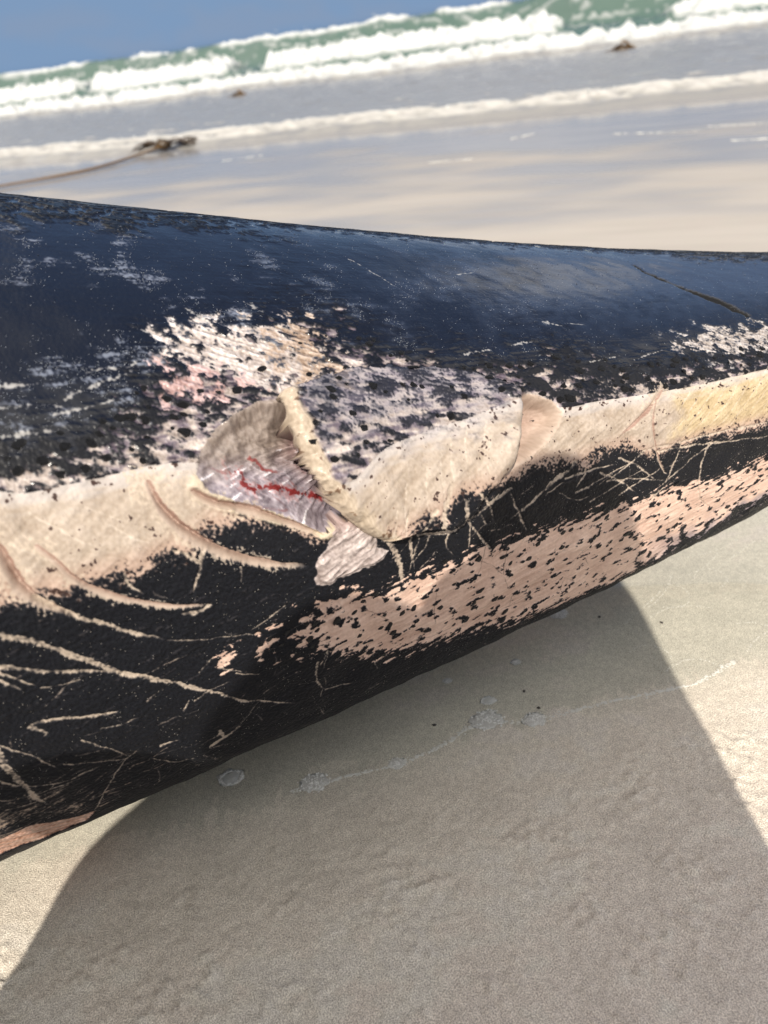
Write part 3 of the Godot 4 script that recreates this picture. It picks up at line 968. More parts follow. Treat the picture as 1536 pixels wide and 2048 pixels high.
func paint_patches() -> void:
	# the white flayed patch and its pink and tan borders
	for job in [[WHITE_PATCH, Vector3(190, 179, 173), 32.0], [TAN_PATCH, Vector3(156, 136, 120), 36.0], [PINK_PATCH, Vector3(172, 143, 139), 34.0], [RIGHT_PALE, Vector3(164, 155, 149), 36.0], [STRIP, Vector3(200, 160, 140), 2.0]]:
		var poly := points(job[0])
		var loop := poly.duplicate()
		loop.append(poly[0])
		var soft: float = job[2]
		var box := texel_box(bounds(poly, soft + 6.0))
		for y in range(box.position.y, box.end.y):
			for x in range(box.position.x, box.end.x):
				var q := spot(x, y)
				var i := y * TEX_W + x
				var d := line_distance(q, loop) * (1.0 if Geometry2D.is_point_in_polygon(q, poly) else -1.0)
				var diag := n_fibre[((y - x / 2) & 1023) * TEX_W + x] - 128.0
				var shear := n_flake[((y - (x * 2) / 5) & 1023) * TEX_W + x]
				var e := d + soft * ((shear - 128) * 0.006 + (n_mid[i] - 128) * 0.013 + diag * 0.002 + (n_fine[i] - 128) * 0.003 + 0.12)
				var f := ss(0.0, maxf(soft * 0.45, 1.5), e)
				if soft > 5.0: f *= 1.0 - 0.94 * ss(150.0, 190.0, n_blot[i] * 0.4 + shear * 0.25 + n_mid[i] * 0.38 + (n_fine[i] - 128) * 0.25)
				if f <= 0.0: continue
				var c: Vector3 = job[1]
				var w := diag * 0.24 + (n_fine[i] - 128) * 0.30 + (n_mid[i] - 128) * 0.30
				damp[i] = int(lerpf(damp[i], 120, f))
				mixin(i, c.x + w, c.y + w * 1.05, c.z + w * 1.1, f)
				lift[i] = lerpf(lift[i], -0.3 + diag * 0.012, f)
				gloss[i] = int(lerpf(gloss[i], 70, f))
				relief[i] = int(clampf(lerpf(relief[i], 128 + diag * 0.5 + (n_fine[i] - 128) * 0.4, f), 0, 255))
	var rim := smooth_line(WOUND_RIM)
	var el := smooth_line(FLAP_LEFT_EDGE)
	var er := smooth_line(FLAP_RIGHT_EDGE)
	var right_rim := smooth_line(RIGHT_RIM)
	var wound := points(WOUND)
	var pocket := points(RIGHT_POCKET)
	var flap := points(FLAP)
	var tab := points(TAG)
	# pale lip under the wound
	var lip := smooth_line(LIP)
	var box := texel_box(bounds(lip, 34.0))
	for y in range(box.position.y, box.end.y):
		for x in range(box.position.x, box.end.x):
			var q := spot(x, y)
			var i := y * TEX_W + x
			var d := line_distance(q, lip)
			var f := ss(20.0, 9.0, d + (n_mid[i] - 128) * 0.07)
			if f <= 0.0: continue
			var w := (n_mid[i] - 128) * 0.2 + (n_fine[i] - 128) * 0.14
			if n_blot[i] + (n_fine[i] - 128) * 0.4 > 205: mixin(i, 58, 50, 46, f)
			else: mixin(i, 204 + w, 190 + w, 168 + w, f)
			lift[i] += f * (6.5 + (n_mid[i] - 128) * 0.03)
	# flap: raised blubber between two cuts
	box = texel_box(bounds(flap, 2.0))
	for y in range(box.position.y, box.end.y):
		for x in range(box.position.x, box.end.x):
			var i := y * TEX_W + x
			var q := spot(x, y) + Vector2(n_mid[i] - 128 + (n_fine[i] - 128) * 0.4, n_blot[i] - 128 + (n_fine[i] - 128) * 0.4) * 0.018
			if not Geometry2D.is_point_in_polygon(q, flap): continue
			var d := line_distance(q, el)
			var e := line_distance(q, er)
			var r0 := sqrt(maxf(1.0 - pow(1.0 - minf(d / 15.0, 1.0), 2.0), 0.0))
			var r1 := sqrt(maxf(1.0 - pow(1.0 - minf(e / 12.0, 1.0), 2.0), 0.0))
			damp[i] = int(damp[i] * 0.5)
			lift[i] += (34.0 * exp(-d / 95.0) + 5.0) * r0 * ss(-5.0, 20.0, e) + 28.0 * exp(-e / 85.0) * r1 * ss(-5.0, 30.0, d) - 5.0 + ss(40.0, 5.0, minf(d, e)) * ((n_mid[i] - 128) * 0.022 + (n_blot[i] - 128) * 0.007)
			var f := ss(24.0, 17.0, d + (n_mid[i] - 128) * 0.06)
			if f > 0.0:
				var w := (n_fine[i] - 128) * 0.12 + (n_mid[i] - 128) * 0.08
				w += sin(d * 1.6 + (n_mid[i] - 128) * 0.06) * 7.0
				if n_blot[i] + (n_fine[i] - 128) * 0.7 > 196: mixin(i, 118, 94, 74, f * 0.8)
				else: mixin(i, 180 + w, 165 + w, 147 + w, f)
			else:
				# soft grey-blue mottling that fades down into the cream
				var tone := ss(735.0, 850.0, q.y + (n_flake[i] - 128) * 0.45 + (n_fibre[i] - 128) * 0.2) * ss(700.0, 560.0, q.x + (n_mid[i] - 128) * 0.4)
				var dn := n_fibre[((y - x / 3) & 1023) * TEX_W + x] - 128.0
				var fl := ss(-26.0, 30.0, dn * 0.7 + (n_fine[i] - 128) * 0.7 + (n_mid[i] - 128) * 0.6 + 6.0)
				mixin(i, lerpf(160, 48, fl), lerpf(155, 49, fl), lerpf(162, 62, fl), tone * 0.62)
				relief[i] = int(clampf(relief[i] + dn * 0.3 * tone, 0, 255))
	# the open pocket left of the flap
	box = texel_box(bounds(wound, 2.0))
	for y in range(box.position.y, box.end.y):
		for x in range(box.position.x, box.end.x):
			var i := y * TEX_W + x
			var q := spot(x, y) + Vector2(n_mid[i] - 128 + (n_fine[i] - 128) * 0.4, n_blot[i] - 128 + (n_fine[i] - 128) * 0.4) * 0.018
			if not Geometry2D.is_point_in_polygon(q, wound): continue
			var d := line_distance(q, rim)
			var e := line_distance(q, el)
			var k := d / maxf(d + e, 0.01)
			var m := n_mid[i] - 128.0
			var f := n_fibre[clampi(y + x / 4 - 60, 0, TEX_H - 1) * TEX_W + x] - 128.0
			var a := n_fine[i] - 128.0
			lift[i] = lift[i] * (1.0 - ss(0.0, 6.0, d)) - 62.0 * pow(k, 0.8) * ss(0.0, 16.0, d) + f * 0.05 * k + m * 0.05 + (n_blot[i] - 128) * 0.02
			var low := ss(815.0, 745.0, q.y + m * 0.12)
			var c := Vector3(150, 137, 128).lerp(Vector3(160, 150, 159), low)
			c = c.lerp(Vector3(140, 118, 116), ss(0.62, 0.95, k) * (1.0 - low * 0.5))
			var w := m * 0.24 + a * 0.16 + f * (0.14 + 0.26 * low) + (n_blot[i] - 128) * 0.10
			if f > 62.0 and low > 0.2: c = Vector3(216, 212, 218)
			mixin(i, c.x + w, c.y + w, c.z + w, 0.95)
			gloss[i] = int(clampf(78 + a * 0.2, 20, 255))
			damp[i] = 110
			relief[i] = int(clampf(128 + f * 0.6 + a * 0.25, 0, 255))
	# the shallower pocket right of the flap
	box = texel_box(bounds(pocket, 2.0))
	for y in range(box.position.y, box.end.y):
		for x in range(box.position.x, box.end.x):
			var i := y * TEX_W + x
			var q := spot(x, y) + Vector2(n_mid[i] - 128 + (n_fine[i] - 128) * 0.4, n_blot[i] - 128 + (n_fine[i] - 128) * 0.4) * 0.018
			if not Geometry2D.is_point_in_polygon(q, pocket): continue
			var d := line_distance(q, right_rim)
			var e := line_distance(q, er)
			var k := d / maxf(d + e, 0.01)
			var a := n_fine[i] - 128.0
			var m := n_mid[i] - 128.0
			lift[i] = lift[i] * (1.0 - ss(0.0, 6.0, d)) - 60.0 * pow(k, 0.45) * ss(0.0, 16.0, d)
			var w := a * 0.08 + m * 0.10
			mixin(i, lerpf(186, 140, k) + w, lerpf(168, 108, k) + w, lerpf(153, 98, k) + w, 0.95)  # tissue browner towards the flap: shade of its edge painted in
			if n_blot[i] + a * 0.3 > 214: mixin(i, 40, 34, 34, 0.9)
			relief[i] = int(128 + a * 0.15)
	# the torn tag of flesh that hangs from the wound's lower corner
	var loop := tab.duplicate()
	loop.append(tab[0])
	box = texel_box(bounds(tab, 8.0))
	for y in range(box.position.y, box.end.y):
		for x in range(box.position.x, box.end.x):
			var q := spot(x, y)
			var i := y * TEX_W + x
			var d := line_distance(q, loop) * (1.0 if Geometry2D.is_point_in_polygon(q, tab) else -1.0) + (n_mid[i] - 128) * 0.04 + (n_flake[i] - 128) * 0.03
			var f := ss(-0.6, 1.2, d)
			if f <= 0.0: continue
			var m := n_mid[i] - 128.0
			var b := n_fibre[i] - 128.0
			var a := n_fine[i] - 128.0
			var h := ss(0.0, 14.0, d)
			var sl := n_fibre[((y + x / 2) & 1023) * TEX_W + x] - 128.0
			lift[i] = lerpf(lift[i], lift[i] + 5.0 * h + m * 0.022 * h + sl * 0.010 * h + (n_blot[i] - 128) * 0.012 * h, f)
			b = sl
			var w := m * 0.32 + sl * 0.24 + a * 0.24 + (n_blot[i] - 128) * 0.16
			var pinkish := ss(650.0, 690.0, q.y)
			mixin(i, lerpf(182, 166, pinkish) + w, lerpf(169, 140, pinkish) + w, lerpf(165, 136, pinkish) + w, f)
			damp[i] = int(lerpf(damp[i], 150, f))
			gloss[i] = int(lerpf(gloss[i], 70, f))
			relief[i] = int(clampf(lerpf(relief[i], 128 + b * 0.6 + m * 0.3, f), 0, 255))
	# whitish strands of torn tissue
	var rng := RandomNumberGenerator.new()
	rng.seed = 517
	for k in 34:
		var p := Vector2(rng.randf_range(170.0, 285.0), rng.randf_range(700.0, 775.0))
		var ang := rng.randf_range(2.0, 2.9)
		var e := p + Vector2(cos(ang), sin(ang)) * rng.randf_range(18.0, 60.0)
		var c := (p + e) * 0.5 + Vector2(rng.randf_range(-5, 5), rng.randf_range(-5, 5))
		if not (Geometry2D.is_point_in_polygon(p, wound) and Geometry2D.is_point_in_polygon(e, wound)): continue
		stroke([p.x, p.y, c.x, c.y, e.x, e.y], rng.randf_range(2.0, 5.0), 1.2, Vector3(204, 199, 206) if rng.randf() < 0.7 else Vector3(120, 86, 88), -1.6, rng.randf_range(0.4, 0.85), 0.8)
	# blood
	stroke(BLOOD, 26, 14, Vector3(146, 92, 90), 0.0, 0.35, 1.6)
	stroke(BLOOD, 8, 5, Vector3(104, 18, 18), 0.0, 0.9, 1.8)
	stroke(BLOOD_B, 7, 4, Vector3(116, 34, 32), 0.0, 0.7, 1.4)
	# smooth gashes with raised lips
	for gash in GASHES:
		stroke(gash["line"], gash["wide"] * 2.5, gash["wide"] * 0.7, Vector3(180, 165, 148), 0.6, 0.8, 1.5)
		var p := smooth_line(gash["line"])
		var wide: float = gash["wide"] * 0.55
		var deep: float = gash["deep"] * 1.35
		box = texel_box(bounds(p, wide * 2.2))
		for y in range(box.position.y, box.end.y):
			for x in range(box.position.x, box.end.x):
				var q := spot(x, y)
				var i := y * TEX_W + x
				var best := 1e9
				var at := 0.0
				var over := 0.0
				for k in p.size() - 1:
					var ab := p[k + 1] - p[k]
					var t := clampf((q - p[k]).dot(ab) / maxf(ab.length_squared(), 1e-6), 0.0, 1.0)
					var d := q.distance_to(p[k] + ab * t)
					if d < best:
						best = d
						at = (k + t) / (p.size() - 1)
						over = signf(ab.cross(q - p[k]))
				var w := wide * (0.30 + 0.70 * sin(PI * clampf(at * 0.86 + 0.12, 0.0, 1.0))) * (1.0 + (n_mid[i] - 128) * 0.003 + (n_fine[i] - 128) * 0.002)
				if best > w * 2.1: continue
				var inside := ss(w * 1.15, w * 0.85, best)
				var z := clampf(over * best / w, -1.0, 1.0)
				var cut := pow((z + 1.0) / 1.5, 1.4) if z < 0.5 else 1.0 - ss(0.5, 1.0, z)
				lift[i] = lerpf(lift[i], -deep * cut * sin(PI * clampf(at * 0.9 + 0.08, 0.0, 1.0)), inside)
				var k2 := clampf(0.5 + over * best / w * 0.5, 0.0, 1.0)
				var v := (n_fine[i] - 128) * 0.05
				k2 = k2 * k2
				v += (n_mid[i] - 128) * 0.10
				mixin(i, lerpf(190, 140, k2) + v, lerpf(172, 108, k2) + v, lerpf(157, 98, k2) + v, inside * 0.92 * ss(1.0, 0.86, at))  # upper wall darker: shade painted into the gash colour so it reads hollow
				gloss[i] = int(lerpf(gloss[i], 110, inside))
				relief[i] = int(lerpf(relief[i], 128, inside))
	# crack in the glossy upper skin
	var crack := smooth_line(CRACK)
	box = texel_box(bounds(crack, 14.0))
	for y in range(box.position.y, box.end.y):
		for x in range(box.position.x, box.end.x):
			var q := spot(x, y)
			var i := y * TEX_W + x
			var d := line_distance(q, crack)
			var k := (q.x - crack[0].x) / (crack[crack.size() - 1].x - crack[0].x)
			var w := 4.0 + 7.0 * ss(0.15, 0.7, k) * ss(1.05, 0.8, k) + (n_mid[i] - 128) * 0.05 + (n_fine[i] - 128) * 0.02
			var f := ss(w + 1.0, w - 1.0, d)
			lift[i] += f * -3.0
			mixin(i, 24, 23, 22, f)
			gloss[i] = int(lerpf(gloss[i], 190, f))
			damp[i] = int(damp[i] * (1.0 - f))

var grid_p := PackedVector3Array()
var grid_n := PackedVector3Array()
var grid_rows := 0
var dense_first := 0
var dense_s0 := -0.45
var dense_ds := 0.0024
var dense_t0 := 0.15
var dense_dt := 0.0022
var dense_rows := 0

func on_skin(s: float, t: float) -> int:
	# the grid vertex nearest to a place on the skin (metres)
	var i := dense_first + int(round((s - dense_s0) / dense_ds))
	var j := int(round((t - dense_t0) / dense_dt))
	return i * grid_rows + clampi(j, 0, dense_rows - 1)

func lift_at(s: float, t: float) -> float:
	var x := clampf((s - S_LOW) * 1000.0 / MM_X - 0.5, 0.0, TEX_W - 1.001)
	var y := clampf((T_HIGH - t) * 1000.0 / MM_Y - 0.5, 0.0, TEX_H - 1.001)
	var i := int(y) * TEX_W + int(x)
	var fx := x - int(x)
	var fy := y - int(y)
	return lerpf(lerpf(lift[i], lift[i + 1], fx), lerpf(lift[i + TEX_W], lift[i + TEX_W + 1], fx), fy)

func build_whale() -> void:
	paint_skin()
	# arc length round the body at s = 0.4 turns t into the section's parameter
	var mid := section(0.4)
	var arc := PackedFloat32Array()
	var steps := 3040
	var total := 0.0
	var last := catmull(mid, 0.5)
	for k in steps + 1:
		var p := catmull(mid, 0.5 + 7.6 * k / steps)
		total += p.distance_to(last)
		last = p
		arc.append(total)
	var vs := PackedFloat32Array()      # section parameter of each row
	var ts := PackedFloat32Array()
	var at := 0
	dense_rows = int((T_HIGH - T_LOW) / dense_dt)
	for j in dense_rows:
		var t := dense_t0 + j * dense_dt
		while at < steps - 1 and arc[at + 1] < t: at += 1
		vs.append(0.5 + 7.6 * (at + clampf((t - arc[at]) / maxf(arc[at + 1] - arc[at], 1e-6), 0.0, 1.0)) / steps)
		ts.append(t)
	var from := vs[vs.size() - 1]
	var to := 12.0 + vs[0]
	for j in range(1, 40):
		vs.append(fposmod(lerpf(from, to, j / 40.0), 12.0))
		ts.append(lerpf(T_HIGH, T_LOW + 0.02, j / 39.0) if j > 20 else T_HIGH)
	grid_rows = vs.size()
	var ss_ := PackedFloat32Array()
	for k in 26: ss_.append(-3.4 + (3.4 + dense_s0) * k / 26.0)
	dense_first = ss_.size()
	var dense_cols := int((1.76 - dense_s0) / dense_ds)
	for k in dense_cols: ss_.append(dense_s0 + k * dense_ds)
	for k in range(1, 16): ss_.append(1.757 + 0.06 * k)
	var cols := ss_.size()
	var raw := PackedVector3Array()
	raw.resize(cols * grid_rows)
	var ca := cos(AXIS_ANGLE)
	var sa := sin(AXIS_ANGLE)
	var k0 := PackedInt32Array()
	var w0 := PackedFloat32Array(); var w1 := PackedFloat32Array(); var w2 := PackedFloat32Array(); var w3 := PackedFloat32Array()
	for v in vs:
		var i := int(v)
		var f := v - i
		k0.append(i)
		w0.append(0.5 * (-f + 2.0 * f * f - f * f * f)); w1.append(0.5 * (2.0 - 5.0 * f * f + 3.0 * f * f * f))
		w2.append(0.5 * (f + 4.0 * f * f - 3.0 * f * f * f)); w3.append(0.5 * (f * f * f - f * f))
	for i in cols:
		var s := ss_[i]
		var c := section(s)
		var tail := PackedVector2Array([c[11]])
		tail.append_array(c)
		tail.append(c[0]); tail.append(c[1])
		for j in grid_rows:
			var k := k0[j]
			var p := tail[k] * w0[j] + tail[k + 1] * w1[j] + tail[k + 2] * w2[j] + tail[k + 3] * w3[j]
			raw[i * grid_rows + j] = Vector3(s * ca - p.x * sa, p.y, -(s * sa + p.x * ca))
	# the flap's edges hang over the cuts: the skin there is pushed sideways, the pockets run in underneath
	var push := {}
	var el := smooth_line(FLAP_LEFT_EDGE)
	var er := smooth_line(FLAP_RIGHT_EDGE)
	var flap := points(FLAP)
	for i in range(dense_first + int((0.10 - dense_s0) / dense_ds), dense_first + int((0.74 - dense_s0) / dense_ds)):
		for j in range(int((0.61 - dense_t0) / dense_dt), int((0.90 - dense_t0) / dense_dt)):
			var q := Vector2(ss_[i], ts[j]) * 1000.0
			var inside := Geometry2D.is_point_in_polygon(q, flap)
			var sum := Vector2.ZERO
			for k in 2:
				var near := nearest_on(q, el if k == 0 else er)
				var d := q.distance_to(near)
				if d > 90.0: continue
				var dir := (near - q) / maxf(d, 0.5)
				if inside: sum += dir * (18.0 if k == 0 else 14.0) * exp(-d / 38.0) * ss(0.0, 3.0, d + 2.0)
				elif (k == 0 and q.x < near.x) or (k == 1 and q.x > near.x): sum += dir * (16.0 if k == 0 else 10.0) * exp(-d / 12.0)
			if sum.length() > 0.4: push[i * grid_rows + j] = sum * 0.001
	# lift the skin along its normals
	grid_p.resize(raw.size())
	grid_n.resize(raw.size())
	var uv := PackedVector2Array()
	uv.resize(raw.size())
	for i in cols:
		var i0 := maxi(i - 1, 0) * grid_rows
		var i1 := mini(i + 1, cols - 1) * grid_rows
		for j in grid_rows:
			var q := i * grid_rows + j
			var n := (raw[i1 + j] - raw[i0 + j]).cross(raw[i * grid_rows + (j + 1) % grid_rows] - raw[i * grid_rows + (j + grid_rows - 1) % grid_rows]).normalized()
			var h := lift_at(ss_[i], ts[j]) * 0.001
			if j >= dense_rows: h = 0.0016
			grid_p[q] = raw[q] + n * h
			if push.has(q):
				var go: Vector2 = push[q]
				grid_p[q] += (raw[i1 + j] - raw[i0 + j]).normalized() * go.x + (raw[q + 1] - raw[q - 1]).normalized() * go.y
			uv[q] = Vector2((ss_[i] - S_LOW) / (S_HIGH - S_LOW), (T_HIGH - ts[j]) / (T_HIGH - T_LOW))
	# outward is away from the section's middle
	var test := on_skin(0.4, 0.6)
	var out := 1.0 if (raw[test + grid_rows] - raw[test - grid_rows]).cross(raw[test + 1] - raw[test - 1]).dot(Vector3(0, 0, 1)) > 0.0 else -1.0
	if out < 0.0: push_error("the whale's skin is inside out")
	for i in cols:
		var i0 := maxi(i - 1, 0) * grid_rows
		var i1 := mini(i + 1, cols - 1) * grid_rows
		for j in grid_rows:
			grid_n[i * grid_rows + j] = (grid_p[i1 + j] - grid_p[i0 + j]).cross(grid_p[i * grid_rows + (j + 1) % grid_rows] - grid_p[i * grid_rows + (j + grid_rows - 1) % grid_rows]).normalized()
	# which part each vertex belongs to
	var owner_of := PackedByteArray()
	owner_of.resize(raw.size())
	var shapes := [points(FLAP), points(WOUND), points(RIGHT_POCKET), points(TAG)]
	for k in 4:
		var box := bounds(shapes[k], 1.0)
		var ia := dense_first + int((box.position.x * 0.001 - dense_s0) / dense_ds)
		var ib := dense_first + int((box.end.x * 0.001 - dense_s0) / dense_ds) + 1
		for i in range(ia, ib):
			for j in dense_rows:
				var q := Vector2(ss_[i], ts[j]) * 1000.0
				if box.has_point(q) and Geometry2D.is_point_in_polygon(q, shapes[k]): owner_of[i * grid_rows + j] = k + 1
	var lists := [PackedInt32Array(), PackedInt32Array(), PackedInt32Array(), PackedInt32Array(), PackedInt32Array()]
	var body := PackedInt32Array()
	body.resize((cols - 1) * grid_rows * 6 + 2 * grid_rows * 3)
	var n_body := 0
	for i in cols - 1:
		for j in grid_rows:
			var a := i * grid_rows + j
			var a2 := i * grid_rows + (j + 1) % grid_rows
			var b := a + grid_rows
			var b2 := a2 + grid_rows
			var o := owner_of[a]
			if o == 0:
				body[n_body] = a; body[n_body + 1] = a2; body[n_body + 2] = b
				body[n_body + 3] = b; body[n_body + 4] = a2; body[n_body + 5] = b2
				n_body += 6
			else:
				lists[o].append_array(PackedInt32Array([a, a2, b, b, a2, b2]))
	for j in grid_rows - 2:   # close both ends
		body[n_body] = 0; body[n_body + 1] = j + 2; body[n_body + 2] = j + 1
		var z := (cols - 1) * grid_rows
		body[n_body + 3] = z; body[n_body + 4] = z + j + 1; body[n_body + 5] = z + j + 2
		n_body += 6
	body.resize(n_body)
	var m := StandardMaterial3D.new()
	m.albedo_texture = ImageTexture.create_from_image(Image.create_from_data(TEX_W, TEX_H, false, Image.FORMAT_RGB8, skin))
	m.roughness = 1.0
	m.roughness_texture = ImageTexture.create_from_image(Image.create_from_data(TEX_W, TEX_H, false, Image.FORMAT_L8, gloss))
	m.roughness_texture_channel = BaseMaterial3D.TEXTURE_CHANNEL_RED
	m.heightmap_enabled = true
	m.heightmap_texture = ImageTexture.create_from_image(Image.create_from_data(TEX_W, TEX_H, false, Image.FORMAT_L8, relief))
	m.heightmap_scale = 0.32
	m.metallic_specular = 0.36
	m.clearcoat_enabled = true
	m.clearcoat = 1.0
	m.clearcoat_roughness = 0.14
	m.clearcoat_texture = ImageTexture.create_from_image(Image.create_from_data(TEX_W, TEX_H, false, Image.FORMAT_L8, damp))
	m.texture_repeat = false
	var whale := base("whale", Vector3.ZERO)
	tag(whale, "dead black whale stranded on the sand, tail stock flayed and cut open", "whale")
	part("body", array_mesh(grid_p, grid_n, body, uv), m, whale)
	var called := ["", "blubber_flap", "wound", "cut_pocket", "flesh_tag"]
	var about := ["", "cream flap of blubber curling up over the wound", "open wound with lilac tissue and streaks of blood", "pinkish cut pocket beside the blubber flap", "torn whitish tag of flesh hanging below the wound"]
	for k in range(1, 5):
		var remap := {}
		var pv := PackedVector3Array(); var pn := PackedVector3Array(); var pu := PackedVector2Array(); var pi := PackedInt32Array()
		for q in lists[k]:
			if not remap.has(q):
				remap[q] = pv.size()
				pv.append(grid_p[q]); pn.append(grid_n[q]); pu.append(uv[q])
			pi.append(remap[q])
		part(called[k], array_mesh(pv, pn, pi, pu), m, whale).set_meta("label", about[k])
	add_scraps(whale)
	add_grains(whale)

func scrap_mesh(rng: RandomNumberGenerator) -> ArrayMesh:
	# a ragged raised scrap of skin: rim on the surface, shoulder, domed middle
	var v := PackedVector3Array()
	var n := 9
	var phase := rng.randf() * TAU
	var radii := PackedFloat32Array()
	for k in n: radii.append(rng.randf_range(0.62, 1.15))
	v.append(Vector3(0, 0.30, 0))
	for ring in 2:
		for k in n:
			var a := phase + TAU * k / n
			var r := radii[k] * (0.72 if ring == 0 else 1.0)
			v.append(Vector3(cos(a) * r, (0.26 + rng.randf_range(-0.06, 0.06)) if ring == 0 else -0.12, sin(a) * r * 0.8))
	var st := SurfaceTool.new()
	st.begin(Mesh.PRIMITIVE_TRIANGLES)
	st.set_smooth_group(-1)
	for k in n:
		var k2 := (k + 1) % n
		for q in [v[0], v[1 + k], v[1 + k2], v[1 + k], v[1 + n + k], v[1 + k2], v[1 + k2], v[1 + n + k], v[1 + n + k2]]: st.add_vertex(q)
	st.generate_normals()
	return st.commit()

func add_scraps(whale: Node3D) -> void:
	var rng := RandomNumberGenerator.new()
	rng.seed = 901
	var kinds := []
	for k in 9: kinds.append(scrap_mesh(rng))
	var m := paint(Color8(19, 19, 22), 0.42)
	m.heightmap_enabled = true
	m.uv1_triplanar = true
	m.uv1_scale = Vector3(2, 2, 2)
	m.heightmap_texture = ImageTexture.create_from_image(noise(881, 0.09, 3).get_image(256, 256))
	m.heightmap_scale = 0.2
	var pt := along(PINK_TOP)
	var pb := along(PINK_BOT)
	var ct := along(CREAM_TOP)
	var mt := along(MOTTLE_TOP)
	var taken: Array[Vector2] = []
	var made := 0
	var tries := 0
	while made < 290 and tries < 20000:
		tries += 1
		var low := rng.randf() < 0.66
		var s := rng.randf_range(150.0, 1300.0) if low else rng.randf_range(-90.0, 1300.0)
		var x := clampi(int((s - S_LOW * 1000.0) / MM_X), 0, TEX_W - 1)
		var t := 0.0
		var size := rng.randf_range(3.4, 7.0) + 5.0 * pow(rng.randf(), 4.0)
		if low:
			t = rng.randf_range(pb[x] - 4.0, pt[x] + 4.0)
			var edge := minf(pt[x] - t, t - pb[x])
			var here := clampi(int((T_HIGH * 1000.0 - t) / MM_Y), 0, TEX_H - 1) * TEX_W + x
			if rng.randf() > 0.12 + 0.75 * ss(112.0, 158.0, n_mid[here]) + 0.5 * ss(22.0, 0.0, edge): continue
		else:
			t = rng.randf_range(ct[x] + 6.0, mt[x] + 8.0)
			if Geometry2D.is_point_in_polygon(Vector2(s, t), points(WOUND)) or Geometry2D.is_point_in_polygon(Vector2(s, t), points(WHITE_PATCH)) and rng.randf() < 0.8: continue
			size = rng.randf_range(3.5, 10.5)
		var place := Vector2(s, t)
		var clash := false
		for q in taken:
			if q.distance_squared_to(place) < 130.0:
				clash = true
				break
		if clash: continue
		taken.append(place)
		var q := on_skin(s * 0.001, t * 0.001)
		var up := grid_n[q]
		var fore := (grid_p[q + grid_rows] - grid_p[q - grid_rows]).normalized()
		fore = fore.rotated(up, (0.45 if low else -0.3) + rng.randfn(0.0, 0.25))
		var side := fore.cross(up).normalized()
		fore = up.cross(side)
		size *= 0.001
		var b := Basis(fore * size * rng.randf_range(0.8, 1.2), up * size * rng.randf_range(0.6, 1.0), side * size)
		var o := part("skin_scrap", kinds[rng.randi() % kinds.size()], m, whale, made)
		o.transform = Transform3D(b, grid_p[q])
		made += 1

func add_grains(whale: Node3D) -> void:
	# pale beads put in as sun glints, droplets above, grit on the lower flank
	var rng := RandomNumberGenerator.new()
	rng.seed = 1203
	var bead := SphereMesh.new()
	bead.radius = 1.0
	bead.height = 1.3
	bead.radial_segments = 6
	bead.rings = 3
	var mt := along(MOTTLE_TOP)
	for job in [["glint_beads", 9000, Color(0.42, 0.44, 0.47), 0.2], ["water_droplets", 2500, Color(0.03, 0.035, 0.05), 0.06], ["sand_grit", 3600, Color(0.42, 0.39, 0.35), 0.6]]:
		var kind: String = job[0]
		var where: Array[Transform3D] = []
		var tries := 0
		while where.size() < job[1] and tries < 240000:
			tries += 1
			var s := rng.randf_range(-0.43, 1.5)
			var t := 0.0
			var x := clampi(int((s - S_LOW) * 1000.0 / MM_X), 0, TEX_W - 1)
			if kind == "sand_grit":
				t = rng.randf_range(0.24, 0.70)
			else:
				t = rng.randf_range(mt[x] * 0.001 - 0.02, 1.33)
			var i := clampi(int((T_HIGH - t) * 1000.0 / MM_Y), 0, TEX_H - 1) * TEX_W + x
			if skin[i * 3 + 1] > 80: continue
			var size := 0.0
			if kind == "glint_beads":
				var dens := ss(95.0, 190.0, n_large[i] + (n_mid[i] - 128) * 0.5 + 42.0 * ss(0.55, -0.1, s) - 26.0) * ss(1.32, 1.1, t) * ss(1.15, 0.5, s)
				if rng.randf() > 0.03 + dens * dens: continue
				size = rng.randf_range(0.22, 0.55)
			elif kind == "water_droplets":
				size = rng.randf_range(0.5, 1.1)
				if rng.randf() > 0.25 + ss(110.0, 170.0, n_mid[i]): continue
			else:
				size = rng.randf_range(0.3, 0.62)
				if rng.randf() > 0.4 + 0.6 * ss(140.0, 100.0, n_large[i]): continue
			var q := on_skin(s, t)
			var up := grid_n[q]
			var side := up.cross(Vector3(0.3, 0.1, 0.9)).normalized()
			var b := Basis(side, up, side.cross(up)).scaled_local(Vector3(1.0, 0.75, 1.0) * size * 0.001)
			where.append(Transform3D(b, grid_p[q] + Vector3(rng.randf_range(-1, 1), 0, rng.randf_range(-1, 1)) * 0.0012))
		var mm := MultiMesh.new()
		mm.transform_format = MultiMesh.TRANSFORM_3D
		mm.mesh = bead
		mm.instance_count = where.size()
		for i in where.size(): mm.set_instance_transform(i, where[i])
		var o := MultiMeshInstance3D.new()
		o.name = kind
		o.multimesh = mm
		var c: Color = job[2]
		o.material_override = paint(c.linear_to_srgb(), job[3])
		whale.add_child(o, true)
		o.set_meta("kind", "stuff")


